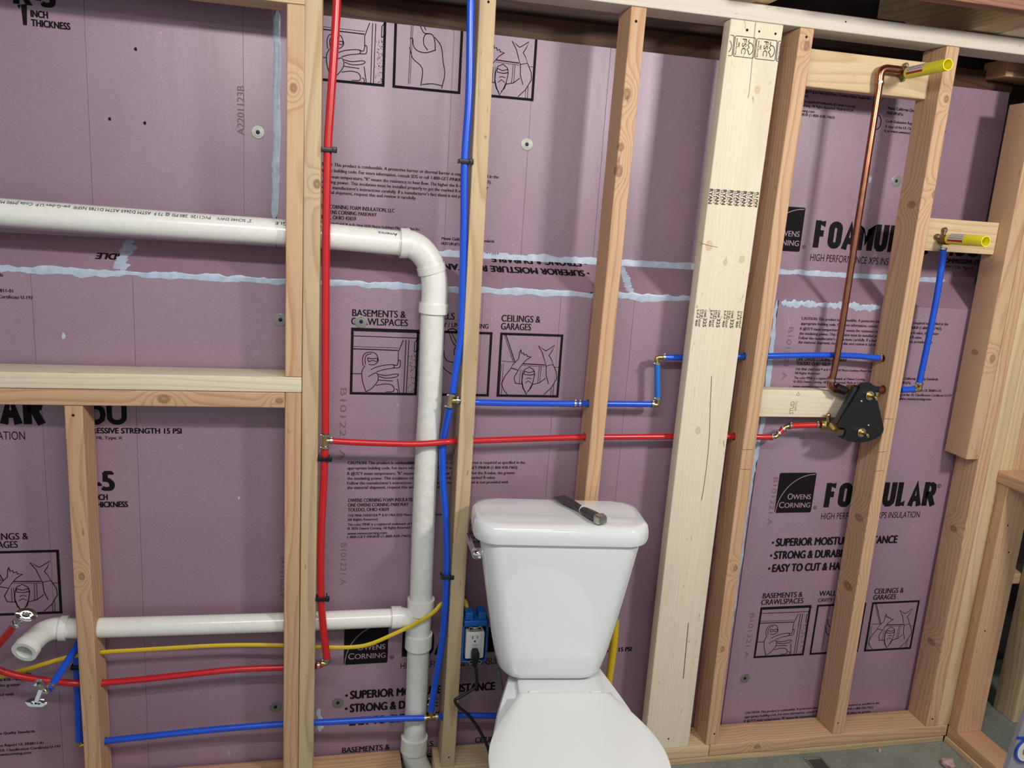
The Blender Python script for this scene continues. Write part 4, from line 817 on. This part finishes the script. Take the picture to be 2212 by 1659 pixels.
bm = BM(); rings = [sec(206, 6, 187, 742, 50, 8), sec(212, 2, 192, 744, 54, 9), sec(215, 0, 194, 752, 56, 9), sec(214, 0, 194, 770, 56, 9), sec(211, 2, 191, 782, 54, 9), sec(204, 7, 185, 788, 50, 8), sec(190, 18, 172, 790, 44, 7), sec(120, 60, 130, 790.6, 20, 3)]
loft(bm, rings); newobj('tank_lid', bm, PORC, to)
def egg(f0, f1, hb, hw_, fm, z, n=44, sc=1.0):
    """outline from back edge f0 (half width hb) widening to hw_ at fm, closing at f1"""
    R_ = []
    for i in range(n+1):
        t = i/n
        if t < .45: q = t/.45; f = f0+(fm-f0)*q; w = hb+(hw_-hb)*(math.sin(q*PI/2)**1.15)
        else: q = (t-.45)/.55; f = fm+(f1-fm)*math.sin(q*PI/2); w = hw_*math.cos(q*PI/2)
        R_.append((w, f))
    return [tl(w*sc, fm+(f-fm)*sc, z) for w, f in R_]+[tl(-w*sc, fm+(f-fm)*sc, z) for w, f in R_[-2::-1]]
_tl = tl
def tl(s, f, z): return _tl(s+20-(f-250)*.035, f, z)
bm = BM(); loft(bm, [egg(60, 600, 92, 118, 330, -60, sc=1.0), egg(60, 595, 92, 112, 330, 60), egg(55, 620, 95, 122, 350, 180), egg(50, 690, 102, 160, 430, 290), egg(50, 708, 108, 178, 460, 335), egg(52, 710, 110, 182, 465, 356), egg(56, 706, 106, 178, 465, 362)]); newobj('bowl', bm, PORC, to)
bm = BM(); loft(bm, [sec(100, 62, 250, 358, 20), sec(108, 56, 256, 364, 24), sec(106, 58, 254, 372, 24), sec(98, 66, 246, 375, 22)]); newobj('bowl_deck', bm, PORC, to)
bm = BM(); loft(bm, [egg(250, 712, 108, 188, 480, 364), egg(248, 714, 110, 190, 480, 368), egg(248, 714, 110, 190, 480, 376), egg(252, 710, 107, 187, 480, 379)]); newobj('seat', bm, SEATM, to)
bm = BM(); loft(bm, [egg(250, 713, 109, 189, 480, 379.5), egg(247, 716, 112, 192, 482, 383), egg(247, 716, 112, 192, 482, 391), egg(250, 712, 110, 187, 482, 394), egg(256, 690, 102, 160, 482, 397), egg(262, 680, 96, 152, 482, 398)]); newobj('seat_lid', bm, SEATM, to)
bm = BM(); 
for s in (-1, 1): cyl(bm, tl(s*88, 246, 386), tl(s*62, 246, 386), 9, bev=2)
newobj('seat_hinge', bm, SEATM, to)
tl = _tl
pv = tl(-200, 128, 690); bm = BM(); lathe(bm, tl(-190, 128, 690), -TE, [(0, 13), (6, 15), (14, 14), (20, 10), (23, 4)], 24); hub_o = newobj('lever_hub', bm, CHROME, tank_o)
bm = BM(); q0, q1 = tl(-206, 126, 696), tl(-220, 98, 720)
prism(bm, [q0+Vector((0, 0, 10)), q0+Vector((0, 0, -10)), q1+Vector((0, 0, -9)), q1+Vector((0, 0, 11))], -TE*6); newobj('flush_lever', bm, CHROME, tank_o)
bm = BM(); tube(bm, smoothpath([at(1076, 1445, -80), at(1081, 1480, -78), at(1086, 1520, -76), at(1094, 1560, -70), at(1106, 1640, -60)], 8), 6.5, 14)
tag(newobj('supply_hose', bm, plain('braided_grey_hose', (128, 126, 118), .4, .5, var=.3)), 'grey supply hose hanging behind the left of the toilet bowl', 'hose')
# putty knife on the lid
kt = Vector(atz(1207, 1072, 800)); ke = Vector(atz(1303, 1125, 803)); kd = (ke-kt); KL = kd.length; kd.normalize(); ks = kd.cross(Vector((0, 0, 1))).normalized()
kn = thing('putty_knife', 'dark-handled putty knife lying across the toilet tank lid', 'tool', kt+kd*KL*.6+Vector((0, 0, -8)))
kz = kd.cross(ks).normalized(); kz = kz if kz.z > 0 else -kz
def kp(l, s, h): return kt+kd*(l*KL)+ks*s+kz*h
bm = BM(); rings = []
for l, w_, t_ in ((0, 19, .5), (.25, 18, .8), (.42, 14, 1.2), (.52, 9, 2), (.56, 7, 3)): rings.append([kp(l, -w_, -t_), kp(l, w_, -t_), kp(l, w_, t_), kp(l, -w_, t_)])
loft(bm, rings); newobj('blade', bm, BLADE, kn, smooth=False)
bm = BM(); rings = []
for l, w_, t_ in ((.46, 7, 4), (.50, 11, 7), (.56, 10.5, 7.5), (.62, 13, 9), (.78, 15, 10.5), (.92, 14, 10), (.97, 11, 8)): rings.append([kp(l, w_*math.cos(q*PI/10), t_*math.sin(q*PI/10)) for q in range(20)])
loft(bm, rings); newobj('handle', bm, HANDLE, kn)
bm = BM(); rings = []
for l, w_, t_ in ((.86, 10, 8.5), (.90, 14.4, 11), (.97, 13, 10), (1.0, 11, 8)): rings.append([kp(l, a, b) for a, b in rrect(w_, t_, 3)])
loft(bm, rings); newobj('metal_cap', bm, STEEL, kn)
bm = BM(); lathe(bm, kp(.555, 0, 0), kd, [(0, 11), (1, 11.4), (2, 11)], 20); newobj('white_ring', bm, WHITEP, kn)

# ---------------------------------------------------------------- stamps on the lumber
def stamp(par, name, Y, fn, xr, zr, mat=INK):
    S = Sheet((0, Y, 0), (1, 0, 0), (0, 0, 1), (0, -1, 0), (xr[0], xr[1]), (zr[0], zr[1])); fn(S, name); S.build(par, {name: mat})
stampink = plain('stamp_ink', (70, 66, 56), .7)
def st_ryan(S, k):
    z1 = at(1535, 408, 0).z; z0 = at(1535, 440, 0).z; h = z1-z0
    xl0 = at(1530, 420, 0).x
    for i in range(8):
        x = xl0+2+i*18.3; S.text(k, 'RYAN', x, z1, h, 9.5, .032, rot=-PI/2); S.text(k, 'SELECT', x+12, z1, h, 4.8, .0, rot=-PI/2)
xl = at(1530, 420, 0).x; stamp(st_po, 'mill_stamp', -.3, st_ryan, (xl+1, 0), (xl+136, 3000), stampink)
def st_stud(S, k):
    z1 = at(1500, 668, 0).z; h = z1-at(1500, 706, 0).z; xx = at(1500, 690, 0).x
    for i in range(4):
        x = xx+4+i*38
        S.text(k, 'S-P-F', x, z1, h*.5, 5.5, .02, rot=-PI/2); S.text(k, 'NLGA', x, z1-h*.6, h*.36, 5.5, .03, rot=-PI/2); S.text(k, 'STUD', x+8, z1, h*.5, 10, .01, rot=-PI/2)
        S.text(k, 'KD-HT', x+8, z1-h*.56, h*.42, 5, .02, rot=-PI/2); S.text(k, 'CLMA®', x+21, z1, h*.42, 6, .01, rot=-PI/2); S.text(k, '325', x+21, z1-h*.48, h*.5, 9, .02, rot=-PI/2)
xl = at(1498, 690, 0).x; stamp(st_po, 'grade_stamp', -.3, st_stud, (xl+1, 0), (xl+134, 3000), stampink)
def st_fsc(S, k):
    z1 = at(1600, 79, 0).z; h = 43
    for i in range(-1, 3):
        x = at(1587, 90, 0).x+i*57
        S.line(k, [(x+a, z1-h/2-1+b) for a, b in [(27+p, q) for p, q in rrect(27, 23, 4)]], 1.6, closed=True)
        S.text(k, 'FSC', x+20, z1-4, 34, 11, .012, rot=-PI/2); S.text(k, 'www.fsc.org', x+4, z1-4, 38, 4.5, .01, rot=-PI/2); S.text(k, 'MIX', x+10, z1-14, 10, 3.6, .03, rot=-PI/2)
        S.line(k, [(x+38, z1-4), (x+36, z1-10), (x+46, z1-14), (x+50, z1-24), (x+47, z1-34), (x+41, z1-38), (x+38, z1-31), (x+34, z1-27), (x+39, z1-22), (x+35, z1-17), (x+40, z1-12)], 1.8, smooth=5)
xl = at(1576, 90, 0).x; stamp(st_po, 'forest_stamp', -.3, st_fsc, (xl, 0), (xl+138, 3000), stampink)
def st_crack(S, k):
    for q, w_ in (([(1632, 48), (1629, 80), (1623, 150), (1618, 200), (1615, 212)], .9), ([(1537, 812), (1534, 880), (1531, 960), (1522, 1040), (1515, 1080)], 1.6), ([(1503, 521), (1530, 530), (1550, 534)], 1.0), ([(1487, 1345), (1480, 1420), (1476, 1465)], 2.2)):
        S.line(k, [(at(u, v, 0).x, at(u, v, 0).z) for u, v in q], w_, smooth=4)
stamp(st_po, 'crack', -.2, st_crack, (880, 0), (1100, 3000), plain('wood_crack', (112, 82, 52), .9))
for st_, Q in ((st_s6, (((1604, 971), (1626, 971)), ((1599, 1013), (1622, 1014)))), (st_s7, (((1908, 904), (1928, 905)), ((1893, 977), (1914, 975)), ((1888, 1018), (1909, 1016))))):
    def st_pen(S, k, Q=Q):
        for q in Q: S.line(k, [(at(u, v, 0).x, at(u, v, 0).z) for u, v in q], 1.0)
    stamp(st_, 'pencil_mark', -.2, st_pen, (0, 0), (3000, 3000), plain('pencil_grey', (96, 78, 62), .8) if not bpy.data.materials.get('pencil_grey') else bpy.data.materials['pencil_grey'])
def st_blk(S, k):
    p = at(1713, 893, 46); S.text(k, 'STUD', p.x, p.z-2, 36, 12, 0, rot=PI/2); S.text(k, '003 STD', p.x+8, p.z+8, 26, 5, 0, rot=PI/2); S.line(k, [(p.x+2, p.z+52), (p.x+12, p.z+52), (p.x+7, p.z+62)], 1, closed=True)
stamp(bk3, 'grade_stamp', 45.7, st_blk, (0, 0), (3000, 3000), plain('faint_stamp_ink', (150, 122, 90), .7))
holes(st_po, [(1614, 65, 0, 3.4), (1640, 68, 0, 2.6), (1675, 73, 0, 3), (1444, 1596, 0, 2.6)]); holes(st_md, [(1374, 46, 0, 3.4)]); holes(st_s6, [(1742, 80, 0, 3.2), (1543, 1585, 0, 2.6)]); holes(st_cr, [(158, 897, 0, 3.2)]); holes(st_bl, [(1055, 4, 0, 3), (970, 1636, 0, 2.4)]); holes(top, [(1827, 47, 0, 2.2)]); holes(st_s7, [(1810, 1562, 0, 2.4)])
holes(hw, [(u, v, -39, 2.6) for u, v in ((2177, 1135), (2179, 1193), (2128, 1363))])

# ---------------------------------------------------------------- floor bits
fp = atz(1757, 1655, -60); dn = thing('floor_drain', 'shallow metal floor drain frame set in the slab below the plate', 'drain', (fp.x, fp.y, -60))
bm = BM(); a, b = atz(1738, 1639, -58), atz(1776, 1637, -58); w_ = (b-a).length
for s in ((0, 0, w_, 6), (0, -w_, w_, -w_+6), (0, -w_, 6, 0), (w_-6, -w_, w_, 0)): box(bm, (a.x+s[0], a.y+s[1], -61), (a.x+s[2], a.y+s[3], -57), .5, 2)
newobj('frame', bm, ZINC, dn); bm = BM(); box(bm, (a.x+5, a.y-w_+5, -62), (a.x+w_-5, a.y-5, -59.4), 0, 2); newobj('grate', bm, plain('dark_drain', (60, 62, 60), .6), dn)
CR = plain('pale_pink_crumb', (206, 172, 170), .8, var=.25)
for u, v, r_, sq, lb in ((1900, 1622, 7, (.7, .7, 1.3), 'small pale foam crumb on the slab near the plate'), (2048, 1648, 17, (1.1, 1, .8), 'round pink foam lump on the slab by the half wall')):
    p = atz(u, v, -60+r_*.7); bm = BM(); blob(bm, p, r_, .35, sq, u); tag(newobj('foam_crumb', bm, CR), lb, 'foam scrap')
# spirit level leaning in from the lower right
lv = thing('spirit_level', 'grey translucent spirit level with round vial at the lower right corner', 'level', atx(2200, 1640, 1450))
LYv = -560; g = lambda u, v, d=0: at(u, v, LYv+d)
bm = BM(); q = [g(2220, 1530), g(2176, 1662), g(2144, 1760), g(2330, 1760), g(2330, 1530)]; prism(bm, q, (0, 12, 0)); newobj('body', bm, plain('grey_level_body', (150, 148, 158), .3, spec=.6), lv, smooth=False)
bm = BM(); cc = g(2217, 1620, -2)
lathe(bm, cc, (0, -1, 0), [(0, 32), (3, 32), (3, 27), (0, 27)], 36); newobj('blue_ring', bm, plain('level_blue', (24, 70, 170), .4), lv)
bm = BM(); lathe(bm, cc, (0, -1, 0), [(0, 27.4), (4, 27), (4, 14), (1, 14)], 36); newobj('white_ring', bm, WHITEP, lv)
bm = BM(); lathe(bm, cc, (0, -1, 0), [(0, 14), (3, 13), (4, 6)], 24); newobj('vial', bm, plain('vial_yellow', (150, 124, 40), .15, spec=.8), lv)
bm = BM(); prism(bm, [g(2200, 1592, -2), g(2197, 1597, -2), g(2330, 1600, -2), g(2330, 1592, -2)], (0, 3, 0)); newobj('blue_band', bm, bpy.data.materials['level_blue'], lv, smooth=False)
bpy.context.view_layer.update()
